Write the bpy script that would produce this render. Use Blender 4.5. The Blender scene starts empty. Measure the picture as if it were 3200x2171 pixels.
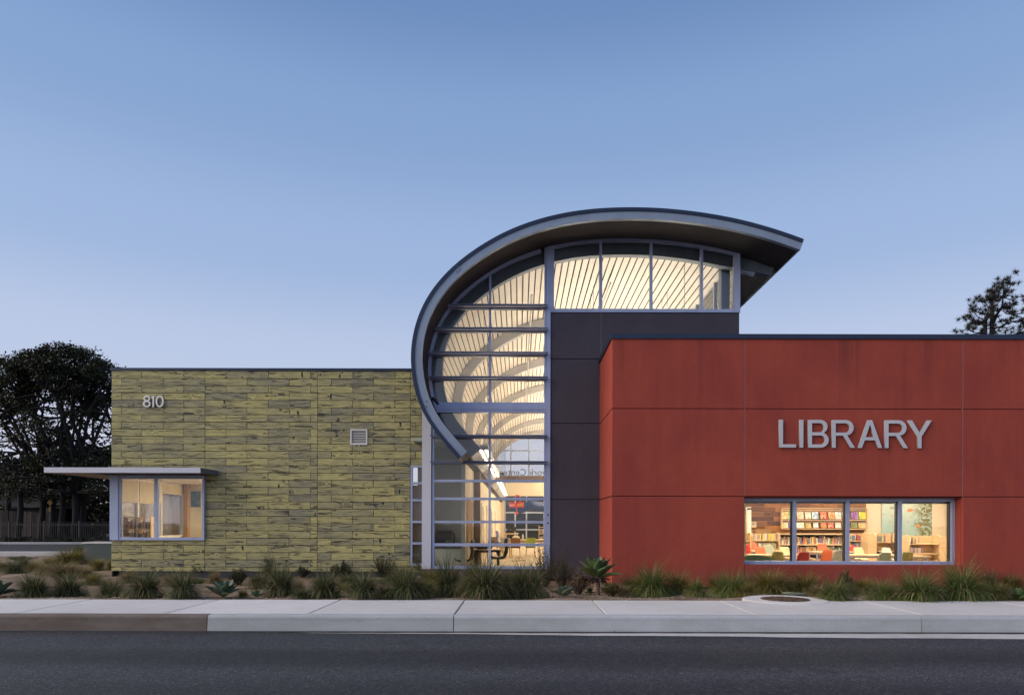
import bpy, bmesh, math, random
from mathutils import Vector, Matrix
R = math.radians
random.seed(7)
scene = bpy.context.scene
C = scene.collection

# ------------------------------------------------------------------ camera
F, VU, VV, ROLL = 2133.3, 1622.0, 1634.0, 0.002
CAMZ = 1.47
cam_d = bpy.data.cameras.new('camera'); cam = bpy.data.objects.new('camera', cam_d); C.objects.link(cam)
cam_d.sensor_width = 36; cam_d.lens = 24
cam_d.shift_x = -(VU - 1600) / 3200; cam_d.shift_y = (VV - 1085.5) / 3200
cam_d.clip_start = 0.05; cam_d.clip_end = 3000
cam.matrix_world = Matrix.Translation((0, 0, CAMZ)) @ Matrix.Rotation(-ROLL, 4, 'Y') @ Matrix.Rotation(R(90), 4, 'X')
scene.camera = cam

# ------------------------------------------------------------------ sky, sun, exposure
SUN_EL, SUN_AZ = 25.0, -104.0         # azimuth from the view direction (+y), negative = to the left: western afterglow
world = bpy.data.worlds.new('World'); scene.world = world; world.use_nodes = True
wt = world.node_tree; wt.nodes.clear()
def wn(t, ins=None, **k):
    n = wt.nodes.new(t)
    for a, b in k.items(): setattr(n, a, b)
    for a, b in (ins or {}).items():
        if isinstance(b, bpy.types.NodeSocket): wt.links.new(b, n.inputs[a])
        else: n.inputs[a].default_value = b
    return n
# dusk sky: the physical sky for its slow change around the horizon, graded by height to the pale violet-blue of the hour
sky = wn('ShaderNodeTexSky', sky_type='NISHITA', sun_disc=False, sun_elevation=R(SUN_EL), sun_rotation=R(SUN_AZ),
         altitude=0, air_density=1.0, dust_density=0.3, ozone_density=3.0)
wtc = wn('ShaderNodeTexCoord'); wsp = wn('ShaderNodeSeparateXYZ', {0: wtc.outputs['Generated']})
wr = wn('ShaderNodeValToRGB', {0: wsp.outputs[2]}); cr = wr.color_ramp; cr.interpolation = 'EASE'
def lin(r, g, b): return tuple((c/255/12.92 if c < 10 else ((c/255+0.055)/1.055)**2.4) for c in (r, g, b)) + (1.0,)
stops = [(0.0, lin(216,208,222)), (0.10, lin(210,212,234)), (0.22, lin(194,207,235)), (0.36, lin(165,189,228)), (0.50, lin(141,171,216)), (0.62, lin(113,146,197)), (1.0, lin(86,118,174))]
while len(cr.elements) < len(stops): cr.elements.new(0.5)
for e, (p, c) in zip(cr.elements, stops): e.position = p; e.color = c
wm = wn('ShaderNodeMix', data_type='RGBA', blend_type='MIX'); wm.inputs[0].default_value = 0.12
sc_ = wn('ShaderNodeMix', data_type='RGBA', blend_type='MULTIPLY'); sc_.inputs[0].default_value = 1.0
wt.links.new(sky.outputs[0], sc_.inputs[6]); sc_.inputs[7].default_value = (0.10, 0.10, 0.10, 1)
wt.links.new(wr.outputs[0], wm.inputs[6]); wt.links.new(sc_.outputs[2], wm.inputs[7])
bg = wn('ShaderNodeBackground', {0: wm.outputs[2], 1: 0.5}); wo = wn('ShaderNodeOutputWorld', {0: bg.outputs[0]})
sun_d = bpy.data.lights.new('sun', 'SUN'); sun = bpy.data.objects.new('sun', sun_d); C.objects.link(sun)
sun_d.energy = 1.9; sun_d.angle = R(70); sun_d.color = (1.0, 0.84, 0.66)
sv = Vector((math.sin(R(SUN_AZ)), math.cos(R(SUN_AZ)), 0)) * math.cos(R(SUN_EL)) + Vector((0, 0, math.sin(R(SUN_EL))))
sun.rotation_euler = sv.to_track_quat('Z', 'Y').to_euler()
scene.view_settings.view_transform = 'Standard'; scene.view_settings.look = 'None'
scene.view_settings.exposure = 1.0; scene.view_settings.gamma = 1.0
scene.render.engine = 'CYCLES'
scene.cycles.use_denoising = True
scene.cycles.max_bounces = 8; scene.cycles.transparent_max_bounces = 16
scene.cycles.caustics_reflective = False; scene.cycles.caustics_refractive = False
scene.cycles.sample_clamp_indirect = 6.0

# ------------------------------------------------------------------ helpers
def W(u, v, d):
    du, dv = u - VU, v - VV
    a, b = du + ROLL * dv, dv - ROLL * du
    return Vector((a * d / F, d, CAMZ - b * d / F))
def WX(u, d): return (u - VU) * d / F
def WZ(v, d): return CAMZ - (v - VV) * d / F

def tag(o, label=None, cat=None, group=None, kind=None):
    if label: o['label'] = label
    if cat: o['category'] = cat
    if group: o['group'] = group
    if kind: o['kind'] = kind
    return o
def empty(name, loc=(0, 0, 0), rz=0, parent=None):
    o = bpy.data.objects.new(name, None); C.objects.link(o)
    o.location = loc; o.rotation_euler = (0, 0, rz); o.empty_display_size = 0.1
    if parent: o.parent = parent
    return o
def link(name, me, parent=None, mat=None, loc=None):
    if mat is not None and not me.materials: me.materials.append(mat)
    o = bpy.data.objects.new(name, me); C.objects.link(o)
    if parent: o.parent = parent
    if loc is not None: o.location = loc
    return o
def copy_tree(o, parent=None):
    c = o.copy(); C.objects.link(c)
    if parent is not None: c.parent = parent
    for ch in [x for x in bpy.data.objects if x.parent == o]: copy_tree(ch, c)
    return c

def ordinal(n): return '%d%s' % (n, 'th' if 10 <= n % 100 <= 20 else {1: 'st', 2: 'nd', 3: 'rd'}.get(n % 10, 'th'))
class MB:
    def __init__(s): s.v = []; s.f = []; s.m = []
    def add(s, vs, fs, mi=0):
        n = len(s.v); s.v += [tuple(p) for p in vs]
        s.f += [tuple(i + n for i in f) for f in fs]; s.m += [mi] * len(fs); return s
    def box(s, x0, x1, y0, y1, z0, z1, mi=0):
        return s.add([(x0,y0,z0),(x1,y0,z0),(x1,y1,z0),(x0,y1,z0),(x0,y0,z1),(x1,y0,z1),(x1,y1,z1),(x0,y1,z1)],
              [(0,3,2,1),(4,5,6,7),(0,1,5,4),(1,2,6,5),(2,3,7,6),(3,0,4,7)], mi)
    def obox(s, c, ax, ay, az, mi=0):
        c, ax, ay, az = Vector(c), Vector(ax), Vector(ay), Vector(az)
        p = [c - ax - ay - az, c + ax - ay - az, c + ax + ay - az, c - ax + ay - az, c - ax - ay + az, c + ax - ay + az, c + ax + ay + az, c - ax + ay + az]
        return s.add(p, [(0,3,2,1),(4,5,6,7),(0,1,5,4),(1,2,6,5),(2,3,7,6),(3,0,4,7)], mi)
    def bar(s, a, b, w, h, mi=0):
        a, b = Vector(a), Vector(b); d = (b - a)
        up = Vector((0,0,1)) if abs(d.normalized().z) < 0.95 else Vector((1,0,0))
        x = d.cross(up).normalized(); y = x.cross(d).normalized()
        return s.obox((a + b) / 2, d / 2, x * w / 2, y * h / 2, mi)
    def tube(s, pts, rad, n=8, mi=0, cap=True):
        pts = [Vector(p) for p in pts]
        if not hasattr(rad, '__len__'): rad = [rad] * len(pts)
        vs, fs = [], []; prev = None
        for i, p in enumerate(pts):
            t = (pts[min(i+1, len(pts)-1)] - pts[max(i-1, 0)]).normalized()
            if prev is None:
                x = t.cross(Vector((0,0,1)) if abs(t.z) < 0.9 else Vector((1,0,0))).normalized()
            else:
                x = (prev - t * prev.dot(t)).normalized()
            prev = x; y = t.cross(x)
            for k in range(n):
                a = 2 * math.pi * k / n
                vs.append(p + (x * math.cos(a) + y * math.sin(a)) * rad[i])
        for i in range(len(pts) - 1):
            for k in range(n):
                fs.append((i*n+k, i*n+(k+1)%n, (i+1)*n+(k+1)%n, (i+1)*n+k))
        if cap:
            fs.append(tuple(range(n-1, -1, -1))); fs.append(tuple((len(pts)-1)*n + k for k in range(n)))
        return s.add(vs, fs, mi)
    def prism(s, poly, y0, y1, mi=0):
        """poly: list of (x,z), extruded along y"""
        n = len(poly)
        vs = [(p[0], y0, p[1]) for p in poly] + [(p[0], y1, p[1]) for p in poly]
        fs = [tuple(range(n)), tuple(range(2*n-1, n-1, -1))] + [(i, i+n, (i+1)%n+n, (i+1)%n) for i in range(n)]
        return s.add(vs, fs, mi)
    def strip(s, A, B, y0, y1, mi=0, caps=True):
        """solid band between polylines A and B (lists of (x,z)), extruded y0..y1"""
        n = len(A)
        vs = [(p[0],y0,p[1]) for p in A] + [(p[0],y0,p[1]) for p in B] + [(p[0],y1,p[1]) for p in A] + [(p[0],y1,p[1]) for p in B]
        fs = []
        for i in range(n-1):
            a, b = i, i+1
            fs += [(a, b, n+b, n+a), (2*n+b, 2*n+a, 3*n+a, 3*n+b), (a, 2*n+a, 2*n+b, b), (n+b, 3*n+b, 3*n+a, n+a)]
        fs += [(0, n, 3*n, 2*n), (n-1, 3*n-1, 4*n-1, 2*n-1)]
        return s.add(vs, fs, mi)
    def sphere(s, c, r, n=10, m=6, sc=(1,1,1), mi=0):
        vs, fs = [], []
        for i in range(m+1):
            th = math.pi * i / m
            for k in range(n):
                a = 2*math.pi*k/n
                vs.append((c[0]+r*sc[0]*math.sin(th)*math.cos(a), c[1]+r*sc[1]*math.sin(th)*math.sin(a), c[2]+r*sc[2]*math.cos(th)))
        for i in range(m):
            for k in range(n): fs.append((i*n+k, i*n+(k+1)%n, (i+1)*n+(k+1)%n, (i+1)*n+k))
        return s.add(vs, fs, mi)
    def mesh(s, name, mats=None, smooth=False, fix=True):
        me = bpy.data.meshes.new(name); me.from_pydata(s.v, [], s.f)
        if mats is not None:
            for m in (mats if isinstance(mats, (list, tuple)) else [mats]): me.materials.append(m)
            if len(me.materials) > 1: me.polygons.foreach_set('material_index', s.m)
        if fix:
            bm = bmesh.new(); bm.from_mesh(me); bmesh.ops.recalc_face_normals(bm, faces=bm.faces); bm.to_mesh(me); bm.free()
        if smooth: me.polygons.foreach_set('use_smooth', [True] * len(me.polygons))
        me.update(); return me
    def build(s, name, mats, parent=None, smooth=False, loc=None, fix=True):
        return link(name, s.mesh(name, mats, smooth, fix), parent, None, loc)

# ------------------------------------------------------------------ materials
def mat(name):
    m = bpy.data.materials.new(name); m.use_nodes = True
    nt = m.node_tree; nt.nodes.clear()
    def N(t, ins=None, **k):
        n = nt.nodes.new(t)
        for a, b in k.items(): setattr(n, a, b)
        for a, b in (ins or {}).items():
            if isinstance(b, bpy.types.NodeSocket): nt.links.new(b, n.inputs[a])
            else: n.inputs[a].default_value = b
        return n
    out = N('ShaderNodeOutputMaterial')
    return m, N, out, nt
def c4(c): return (c[0], c[1], c[2], 1.0)
def ramp(N, fac, stops, interp='LINEAR'):
    r = N('ShaderNodeValToRGB', {'Fac': fac}); cr = r.color_ramp; cr.interpolation = interp
    while len(cr.elements) < len(stops): cr.elements.new(0.5)
    for e, (p, c) in zip(cr.elements, stops): e.position = p; e.color = c4(c) if len(c) == 3 else c
    return r.outputs[0]
def mix(N, f, a, b, mode='MIX'):
    n = N('ShaderNodeMix', data_type='RGBA', blend_type=mode)
    for s_, v in ((n.inputs[0], f), (n.inputs[6], a), (n.inputs[7], b)):
        if isinstance(v, bpy.types.NodeSocket): n.id_data.links.new(v, s_)
        else: s_.default_value = v if not isinstance(v, tuple) or len(v) == 4 else c4(v)
    return n.outputs[2]
def math_(N, op, a, b=0.0, c=0.0):
    n = N('ShaderNodeMath', operation=op)
    for i, v in enumerate((a, b, c)):
        if isinstance(v, bpy.types.NodeSocket): n.id_data.links.new(v, n.inputs[i])
        else: n.inputs[i].default_value = v
    return n.outputs[0]
def noise(N, vec, scale, detail=4, rough=0.55, dist=0.0):
    n = N('ShaderNodeTexNoise', {'Vector': vec, 'Scale': scale, 'Detail': detail, 'Roughness': rough, 'Distortion': dist}); return n.outputs[0]
def mapping(N, vec, scale=(1,1,1), loc=(0,0,0)):
    return N('ShaderNodeMapping', {'Vector': vec, 'Scale': scale, 'Location': loc}).outputs[0]
def bsdf(N, out, nt, col, rough=0.6, metal=0.0, bump=None, bstr=0.2, bdist=0.01, spec=0.5):
    b = N('ShaderNodeBsdfPrincipled')
    for k, v in (('Base Color', col), ('Roughness', rough), ('Metallic', metal), ('Specular IOR Level', spec)):
        if isinstance(v, bpy.types.NodeSocket): nt.links.new(v, b.inputs[k])
        else: b.inputs[k].default_value = c4(v) if isinstance(v, tuple) else v
    if bump is not None:
        bn = N('ShaderNodeBump', {'Height': bump, 'Strength': bstr, 'Distance': bdist}); nt.links.new(bn.outputs[0], b.inputs['Normal'])
    nt.links.new(b.outputs[0], out.inputs[0]); return b

def m_plain(name, col, rough=0.6, metal=0.0, var=0.12, scale=3.0, spec=0.5, bump=0.0):
    m, N, out, nt = mat(name)
    geo = N('ShaderNodeNewGeometry'); p = geo.outputs['Position']
    n = noise(N, p, scale, 5)
    k = ramp(N, n, [(0.3, (1-var,)*3), (0.7, (1+var*0.4,)*3)])
    col_ = mix(N, 1.0, col, k, 'MULTIPLY')
    bsdf(N, out, nt, col_, rough, metal, noise(N, p, 60, 3) if bump else None, bump, 0.004, spec)
    return m
def m_stucco(name, col, col2, streaks=0.0):
    m, N, out, nt = mat(name)
    p = N('ShaderNodeNewGeometry').outputs['Position']
    big = noise(N, mapping(N, p, (1, 1, 0.7)), 0.7, 6, 0.62, 0.4); mid = noise(N, p, 5, 7, 0.68, 0.6); fine = noise(N, p, 75, 4, 0.7)
    streak = noise(N, mapping(N, p, (4.5, 4.5, 0.3)), 1.0, 5, 0.62)
    k = math_(N, 'ADD', math_(N, 'MULTIPLY', big, 0.5), math_(N, 'MULTIPLY', mid, 0.35)); k = math_(N, 'ADD', k, math_(N, 'MULTIPLY', streak, 0.2))
    c = mix(N, ramp(N, k, [(0.40, (0,)*3), (0.64, (1,)*3)]), col, col2)
    c = mix(N, 1.0, c, ramp(N, mid, [(0.3, (0.86,)*3), (0.7, (1.08,)*3)]), 'MULTIPLY')
    c = mix(N, 1.0, c, ramp(N, fine, [(0.3, (0.80,)*3), (0.7, (1.14,)*3)]), 'MULTIPLY')
    z = N('ShaderNodeSeparateXYZ', {'Vector': p}).outputs[2]
    dirt = math_(N, 'MULTIPLY', ramp(N, z, [(0.0, (1,)*3), (0.55, (0,)*3)]), ramp(N, mid, [(0.35, (0,)*3), (0.75, (0.55,)*3)]))
    c = mix(N, dirt, c, (0.16, 0.12, 0.09))
    if streaks:   # water marks running down from the parapet
        run = noise(N, mapping(N, p, (2.2, 2.2, 0.05)), 1.6, 4, 0.6); fall = ramp(N, math_(N, 'DIVIDE', z, 6.0), [(0.62, (0,)*3), (0.93, (1,)*3)])
        c = mix(N, math_(N, 'MULTIPLY', math_(N, 'MULTIPLY', ramp(N, run, [(0.56, (0,)*3), (0.68, (1,)*3)]), fall), streaks), c, (0.07, 0.03, 0.03))
    bsdf(N, out, nt, c, 0.9, 0, math_(N, 'ADD', fine, math_(N, 'MULTIPLY', mid, 1.5)), 0.4, 0.008, 0.2); return m
def m_metal(name, col, rough=0.4, metal=0.3, var=0.1):
    m, N, out, nt = mat(name)
    p = N('ShaderNodeNewGeometry').outputs['Position']
    n = noise(N, mapping(N, p, (1, 1, 0.4)), 2.5, 6, 0.65); f = noise(N, p, 40, 3)
    c = mix(N, 1.0, col, ramp(N, n, [(0.3, (1-var*1.6,)*3), (0.7, (1+var*0.5,)*3)]), 'MULTIPLY')
    r = math_(N, 'ADD', math_(N, 'MULTIPLY', f, 0.2), rough - 0.1)
    bsdf(N, out, nt, c, r, metal, None); return m
def m_glass(name, tint=(0.975, 0.975, 0.96), refl=0.5):
    m, N, out, nt = mat(name)
    fr = N('ShaderNodeFresnel', {'IOR': 1.5}).outputs[0]
    f = math_(N, 'MULTIPLY', fr, 1.7 * refl); f = math_(N, 'MINIMUM', f, 0.9)
    p = N('ShaderNodeNewGeometry').outputs['Position']
    bn = N('ShaderNodeBump', {'Height': noise(N, p, 0.9, 2), 'Strength': 0.03, 'Distance': 0.1})
    g = N('ShaderNodeBsdfGlossy', {'Color': (1,1,1,1), 'Roughness': 0.015, 'Normal': bn.outputs[0]})
    t = N('ShaderNodeBsdfTransparent', {'Color': c4(tint)})
    x = N('ShaderNodeMixShader', {0: f, 1: t.outputs[0], 2: g.outputs[0]}); nt.links.new(x.outputs[0], out.inputs[0]); return m
def m_emit(name, col, s):
    m, N, out, nt = mat(name)
    e = N('ShaderNodeEmission', {'Color': c4(col), 'Strength': s}); nt.links.new(e.outputs[0], out.inputs[0]); return m
def m_objcol(name, rough=0.6, cover=False, plain=False):
    m, N, out, nt = mat(name)
    oi = N('ShaderNodeObjectInfo'); tc = N('ShaderNodeTexCoord').outputs['Generated']
    c = oi.outputs['Color']
    if plain: pass
    elif cover:
        off = N('ShaderNodeVectorMath', {0: tc, 1: oi.outputs['Random']}, operation='ADD').outputs[0]
        n = noise(N, mapping(N, off, (2.4, 1, 2.4)), 1.3, 3, 0.6, 0.6)
        f = ramp(N, n, [(0.47, (0,)*3), (0.53, (1,)*3)])
        c2 = N('ShaderNodeHueSaturation', {'Hue': math_(N, 'ADD', math_(N, 'MULTIPLY', oi.outputs['Random'], 0.14), 0.43), 'Saturation': 1.7, 'Value': 0.6, 'Color': c}).outputs[0]
        c = mix(N, f, c, c2)
    else:
        n = noise(N, mapping(N, tc, (1, 1, 6)), 2.2, 2)
        c = mix(N, ramp(N, n, [(0.5, (0,)*3), (0.56, (0.5,)*3)]), c, (0.75, 0.7, 0.6))
    bsdf(N, out, nt, c, rough); return m
def m_boards():
    m, N, out, nt = mat('printed_plank')
    oi = N('ShaderNodeObjectInfo'); rnd = oi.outputs['Random']
    tc = N('ShaderNodeTexCoord').outputs['Object']
    off = N('ShaderNodeCombineXYZ', {0: math_(N, 'MULTIPLY', rnd, 37.0), 1: 0.0, 2: math_(N, 'MULTIPLY', rnd, 91.0)}).outputs[0]
    p = N('ShaderNodeVectorMath', {0: tc, 1: off}, operation='ADD').outputs[0]
    # knots bend the grain
    wob = N('ShaderNodeTexNoise', {'Vector': mapping(N, p, (3, 1, 3)), 'Scale': 2.0, 'Detail': 2.0}).outputs['Color']
    pw = N('ShaderNodeVectorMath', {0: p, 1: N('ShaderNodeVectorMath', {0: wob, 1: (0.10, 0.0, 0.045)}, operation='MULTIPLY').outputs[0]}, operation='ADD').outputs[0]
    sk = N('ShaderNodeMapping', {'Vector': pw, 'Scale': (4.2, 1, 1.7), 'Rotation': (0, 0.30, 0)}).outputs[0]
    vor = N('ShaderNodeTexVoronoi', {'Vector': sk, 'Scale': 1.0, 'Randomness': 1.0}); kd = vor.outputs['Distance']
    krnd = N('ShaderNodeSeparateColor', {'Color': vor.outputs['Color']}).outputs[0]
    bend = ramp(N, kd, [(0.0, (1,)*3), (0.4, (0,)*3)])
    g = noise(N, mapping(N, pw, (0.38, 1, 6.5)), 1.0, 2, 0.45)
    g = math_(N, 'ADD', g, math_(N, 'MULTIPLY', bend, 0.10))
    lines = math_(N, 'FRACT', math_(N, 'MULTIPLY', g, 9.0))
    msk = ramp(N, noise(N, mapping(N, p, (0.8, 1, 6)), 1.5, 3), [(0.40, (0.0,)*3), (0.66, (1.0,)*3)])
    wid = math_(N, 'ADD', math_(N, 'MULTIPLY', msk, 0.40), 0.06)
    l = math_(N, 'LESS_THAN', lines, wid)
    l = math_(N, 'MULTIPLY', l, math_(N, 'ADD', math_(N, 'MULTIPLY', msk, 0.65), 0.35))
    ksz = math_(N, 'MULTIPLY', math_(N, 'SUBTRACT', krnd, 0.25), 0.20)
    kn = math_(N, 'LESS_THAN', kd, ksz)
    fine = noise(N, mapping(N, p, (3, 1, 60)), 1.0, 3, 0.6)
    wash = noise(N, mapping(N, p, (1.0, 1, 2.2)), 1.9, 5, 0.65)
    rr = math_(N, 'FRACT', math_(N, 'MULTIPLY', rnd, 13.7))
    f = math_(N, 'ADD', math_(N, 'MULTIPLY', rr, 0.34), math_(N, 'MULTIPLY', wash, 0.75))
    base = ramp(N, f, [(0.24, (0.215, 0.215, 0.185)), (0.48, (0.395, 0.365, 0.195)), (0.76, (0.55, 0.495, 0.21))])
    base = mix(N, 1.0, base, ramp(N, fine, [(0.35, (0.62,)*3), (0.62, (1.08,)*3)]), 'MULTIPLY')
    dark = math_(N, 'MAXIMUM', math_(N, 'MULTIPLY', l, 0.86), math_(N, 'MULTIPLY', kn, 0.95))
    c = mix(N, dark, base, (0.014, 0.018, 0.024))
    bsdf(N, out, nt, c, 0.65, 0, math_(N, 'SUBTRACT', 1.0, dark), 0.15, 0.004, 0.3); return m
def m_asphalt():
    m, N, out, nt = mat('asphalt')
    p = N('ShaderNodeNewGeometry').outputs['Position']
    vor = N('ShaderNodeTexVoronoi', {'Vector': p, 'Scale': 70.0}); st = vor.outputs['Color']
    ag = ramp(N, N('ShaderNodeSeparateColor', {'Color': st}).outputs[0], [(0.0, (0.028, 0.029, 0.033)), (0.55, (0.06, 0.06, 0.066)), (0.86, (0.10, 0.10, 0.105)), (1.0, (0.24, 0.23, 0.22))])
    band = noise(N, mapping(N, p, (0.05, 0.9, 1)), 1.3, 5, 0.6); pat = noise(N, p, 0.7, 6, 0.6)
    k = math_(N, 'ADD', math_(N, 'MULTIPLY', band, 0.7), math_(N, 'MULTIPLY', pat, 0.3))
    c = mix(N, 1.0, ag, ramp(N, k, [(0.35, (0.40, 0.44, 0.48)), (0.65, (0.74, 0.80, 0.87))]), 'MULTIPLY')
    # scuffs of pale paint
    sc = noise(N, mapping(N, p, (1.3, 9, 1)), 1.1, 5, 0.7); sc2 = noise(N, p, 0.5, 2)
    s = math_(N, 'MULTIPLY', ramp(N, sc, [(0.68, (0,)*3), (0.72, (0.5,)*3)]), ramp(N, sc2, [(0.55, (0,)*3), (0.6, (1,)*3)]))
    c = mix(N, s, c, (0.4, 0.4, 0.4))
    # tyre-polished lanes, a few cracks and oil spots
    yv = N('ShaderNodeSeparateXYZ', {'Vector': p}).outputs[1]; lane = math_(N, 'ADD', yv, math_(N, 'MULTIPLY', noise(N, mapping(N, p, (0.25, 0.25, 1)), 1.0, 3), 0.35))
    tr = ramp(N, math_(N, 'FRACT', math_(N, 'DIVIDE', lane, 1.75)), [(0.0, (1,)*3), (0.28, (0.62,)*3), (0.5, (0.62,)*3), (0.8, (1,)*3)])
    c = mix(N, 1.0, c, tr, 'MULTIPLY')
    ck = N('ShaderNodeTexVoronoi', {'Vector': N('ShaderNodeVectorMath', {0: mapping(N, p, (0.30, 0.8, 1)), 1: N('ShaderNodeTexNoise', {'Vector': p, 'Scale': 2.5, 'Detail': 4.0}).outputs['Color']}, operation='ADD').outputs[0], 'Scale': 0.9}, feature='DISTANCE_TO_EDGE').outputs['Distance']
    c = mix(N, math_(N, 'MULTIPLY', ramp(N, ck, [(0.004, (0.8,)*3), (0.011, (0,)*3)]), ramp(N, sc2, [(0.5, (0,)*3), (0.56, (1,)*3)])), c, (0.012, 0.012, 0.014))
    oil = noise(N, p, 1.6, 3); c = mix(N, ramp(N, oil, [(0.70, (0,)*3), (0.76, (0.55,)*3)]), c, (0.015, 0.015, 0.017))
    bsdf(N, out, nt, c, 0.75, 0, vor.outputs['Distance'], 0.7, 0.01, 0.4); return m
def m_concrete(name, col, stain, amt=0.5):
    m, N, out, nt = mat(name)
    p = N('ShaderNodeNewGeometry').outputs['Position']
    big = noise(N, p, 0.6, 6, 0.6); mid = noise(N, mapping(N, p, (1, 2.5, 2.5)), 4, 6, 0.65); fine = noise(N, p, 90, 3, 0.7)
    rnd = N('ShaderNodeObjectInfo').outputs['Random']
    k = math_(N, 'ADD', math_(N, 'MULTIPLY', big, 0.55), math_(N, 'MULTIPLY', mid, 0.45))
    c = mix(N, ramp(N, k, [(0.42, (amt,)*3), (0.62, (0,)*3)]), col, stain)
    c = mix(N, 1.0, c, ramp(N, fine, [(0.3, (0.86,)*3), (0.7, (1.08,)*3)]), 'MULTIPLY')
    c = mix(N, 1.0, c, ramp(N, rnd, [(0.0, (0.92,)*3), (1.0, (1.05,)*3)]), 'MULTIPLY')
    scf = noise(N, mapping(N, p, (2.2, 7, 16)), 1.2, 4, 0.65, 0.5)
    c = mix(N, ramp(N, scf, [(0.66, (0,)*3), (0.72, (0.45,)*3)]), c, (0.16, 0.15, 0.14))
    sp = N('ShaderNodeTexVoronoi', {'Vector': mapping(N, p, (1, 3, 1)), 'Scale': 2.2}).outputs['Distance']
    c = mix(N, ramp(N, sp, [(0.018, (0.8,)*3), (0.03, (0,)*3)]), c, (0.10, 0.09, 0.08))
    bsdf(N, out, nt, c, 0.85, 0, fine, 0.25, 0.004, 0.3); return m
def m_soil():
    m, N, out, nt = mat('soil')
    p = N('ShaderNodeNewGeometry').outputs['Position']
    n = noise(N, p, 1.2, 6, 0.65); v = N('ShaderNodeTexVoronoi', {'Vector': p, 'Scale': 45.0})
    c = ramp(N, n, [(0.35, (0.15, 0.105, 0.07)), (0.52, (0.30, 0.225, 0.16)), (0.68, (0.42, 0.34, 0.26))])
    c = mix(N, 1.0, c, ramp(N, N('ShaderNodeSeparateColor', {'Color': v.outputs['Color']}).outputs[1], [(0, (0.6,)*3), (1, (1.25,)*3)]), 'MULTIPLY')
    bsdf(N, out, nt, c, 0.95, 0, v.outputs['Distance'], 0.8, 0.02, 0.1); return m
def m_wood(name, c1, c2, scale=1.0, rough=0.45, per_object=0.0):
    m, N, out, nt = mat(name)
    tc = N('ShaderNodeNewGeometry').outputs['Position']; rnd = N('ShaderNodeObjectInfo').outputs['Random']
    off = N('ShaderNodeCombineXYZ', {0: math_(N, 'MULTIPLY', rnd, 31.0), 1: math_(N, 'MULTIPLY', rnd, 17.0), 2: math_(N, 'MULTIPLY', rnd, 7.0)}).outputs[0]
    p = N('ShaderNodeVectorMath', {0: tc, 1: off}, operation='ADD').outputs[0]
    n = noise(N, mapping(N, p, (1.5*scale, 1.5*scale, 14*scale)), 1.0, 5, 0.6, 0.4)
    f = math_(N, 'ADD', math_(N, 'MULTIPLY', n, 1.0 - per_object * 0.4), math_(N, 'MULTIPLY', math_(N, 'SUBTRACT', rnd, 0.5), per_object))
    c = ramp(N, f, [(0.25, c1), (0.75, c2)])
    bsdf(N, out, nt, c, rough); return m
def m_leaf(name, c1, c2, trans=0.25, rough=0.55, hscale=0.0, tip=None):
    """foliage: colour varies from leaf to leaf"""
    m, N, out, nt = mat(name)
    geo = N('ShaderNodeNewGeometry'); ri = geo.outputs['Random Per Island']; rnd = N('ShaderNodeObjectInfo').outputs['Random']
    f = math_(N, 'ADD', math_(N, 'MULTIPLY', ri, 0.75), math_(N, 'MULTIPLY', rnd, 0.25))
    c = ramp(N, f, [(0.0, c1), (1.0, c2)])
    if tip is not None:
        dry = ramp(N, ri, [(0.85, (0,)*3), (0.89, (1,)*3)]); c = mix(N, dry, c, tip)
    b = bsdf(N, out, nt, c, rough, 0, None, spec=0.3)
    t = N('ShaderNodeBsdfTranslucent', {'Color': c}); x = N('ShaderNodeMixShader', {0: trans, 1: b.outputs[0], 2: t.outputs[0]})
    nt.links.new(x.outputs[0], out.inputs[0]); return m

M = {}
M['red'] = m_stucco('red_stucco', (0.42, 0.084, 0.055), (0.30, 0.057, 0.045), 0.35)
M['grey'] = m_stucco('charcoal_stucco', (0.088, 0.082, 0.108), (0.068, 0.064, 0.084))
M['sill_st'] = m_stucco('footing_stucco', (0.14, 0.10, 0.11), (0.10, 0.08, 0.085))
M['foot'] = m_plain('footing', (0.05, 0.05, 0.058), 0.9); M['joint'] = m_plain('joint_black', (0.008, 0.009, 0.012), 0.9)  # joint colour: near-black backing between panels, planks and slabs
M['board'] = m_boards()
M['frame'] = m_metal('window_frame_paint', (0.40, 0.475, 0.68), 0.45, 0.15)
M['frame_d'] = m_metal('dark_frame_paint', (0.10, 0.12, 0.17), 0.45, 0.2)
M['column'] = m_metal('pale_column_paint', (0.60, 0.62, 0.70), 0.55, 0.0, 0.06)
M['steel'] = m_metal('fascia_paint', (0.26, 0.325, 0.43), 0.45, 0.15)
M['rib1'] = m_metal('blue_grey_steel', (0.15, 0.195, 0.25), 0.5, 0.1)
M['coping'] = m_metal('navy_coping', (0.018, 0.032, 0.072), 0.4, 0.2)
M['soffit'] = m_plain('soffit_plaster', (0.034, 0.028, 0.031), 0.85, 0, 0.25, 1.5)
M['roof'] = m_plain('roof_membrane', (0.035, 0.04, 0.055), 0.7)
M['glass'] = m_glass('window_glass')
M['plank'] = m_plain('white_ceiling_plank', (0.76, 0.71, 0.62), 0.6, 0, 0.08, 1.0)
M['rib'] = m_plain('rib_paint', (0.47, 0.46, 0.46), 0.55, 0, 0.08)
M['cream'] = m_plain('cream_wall', (0.72, 0.63, 0.48), 0.8, 0, 0.06, 0.8)
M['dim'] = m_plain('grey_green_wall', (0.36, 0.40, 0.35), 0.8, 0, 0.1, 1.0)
M['dark'] = m_plain('black_plastic', (0.012, 0.012, 0.014), 0.5)
M['brown'] = m_plain('brown_column', (0.15, 0.10, 0.065), 0.6)
M['cork'] = m_plain('cork', (0.34, 0.2, 0.1), 0.9)
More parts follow.
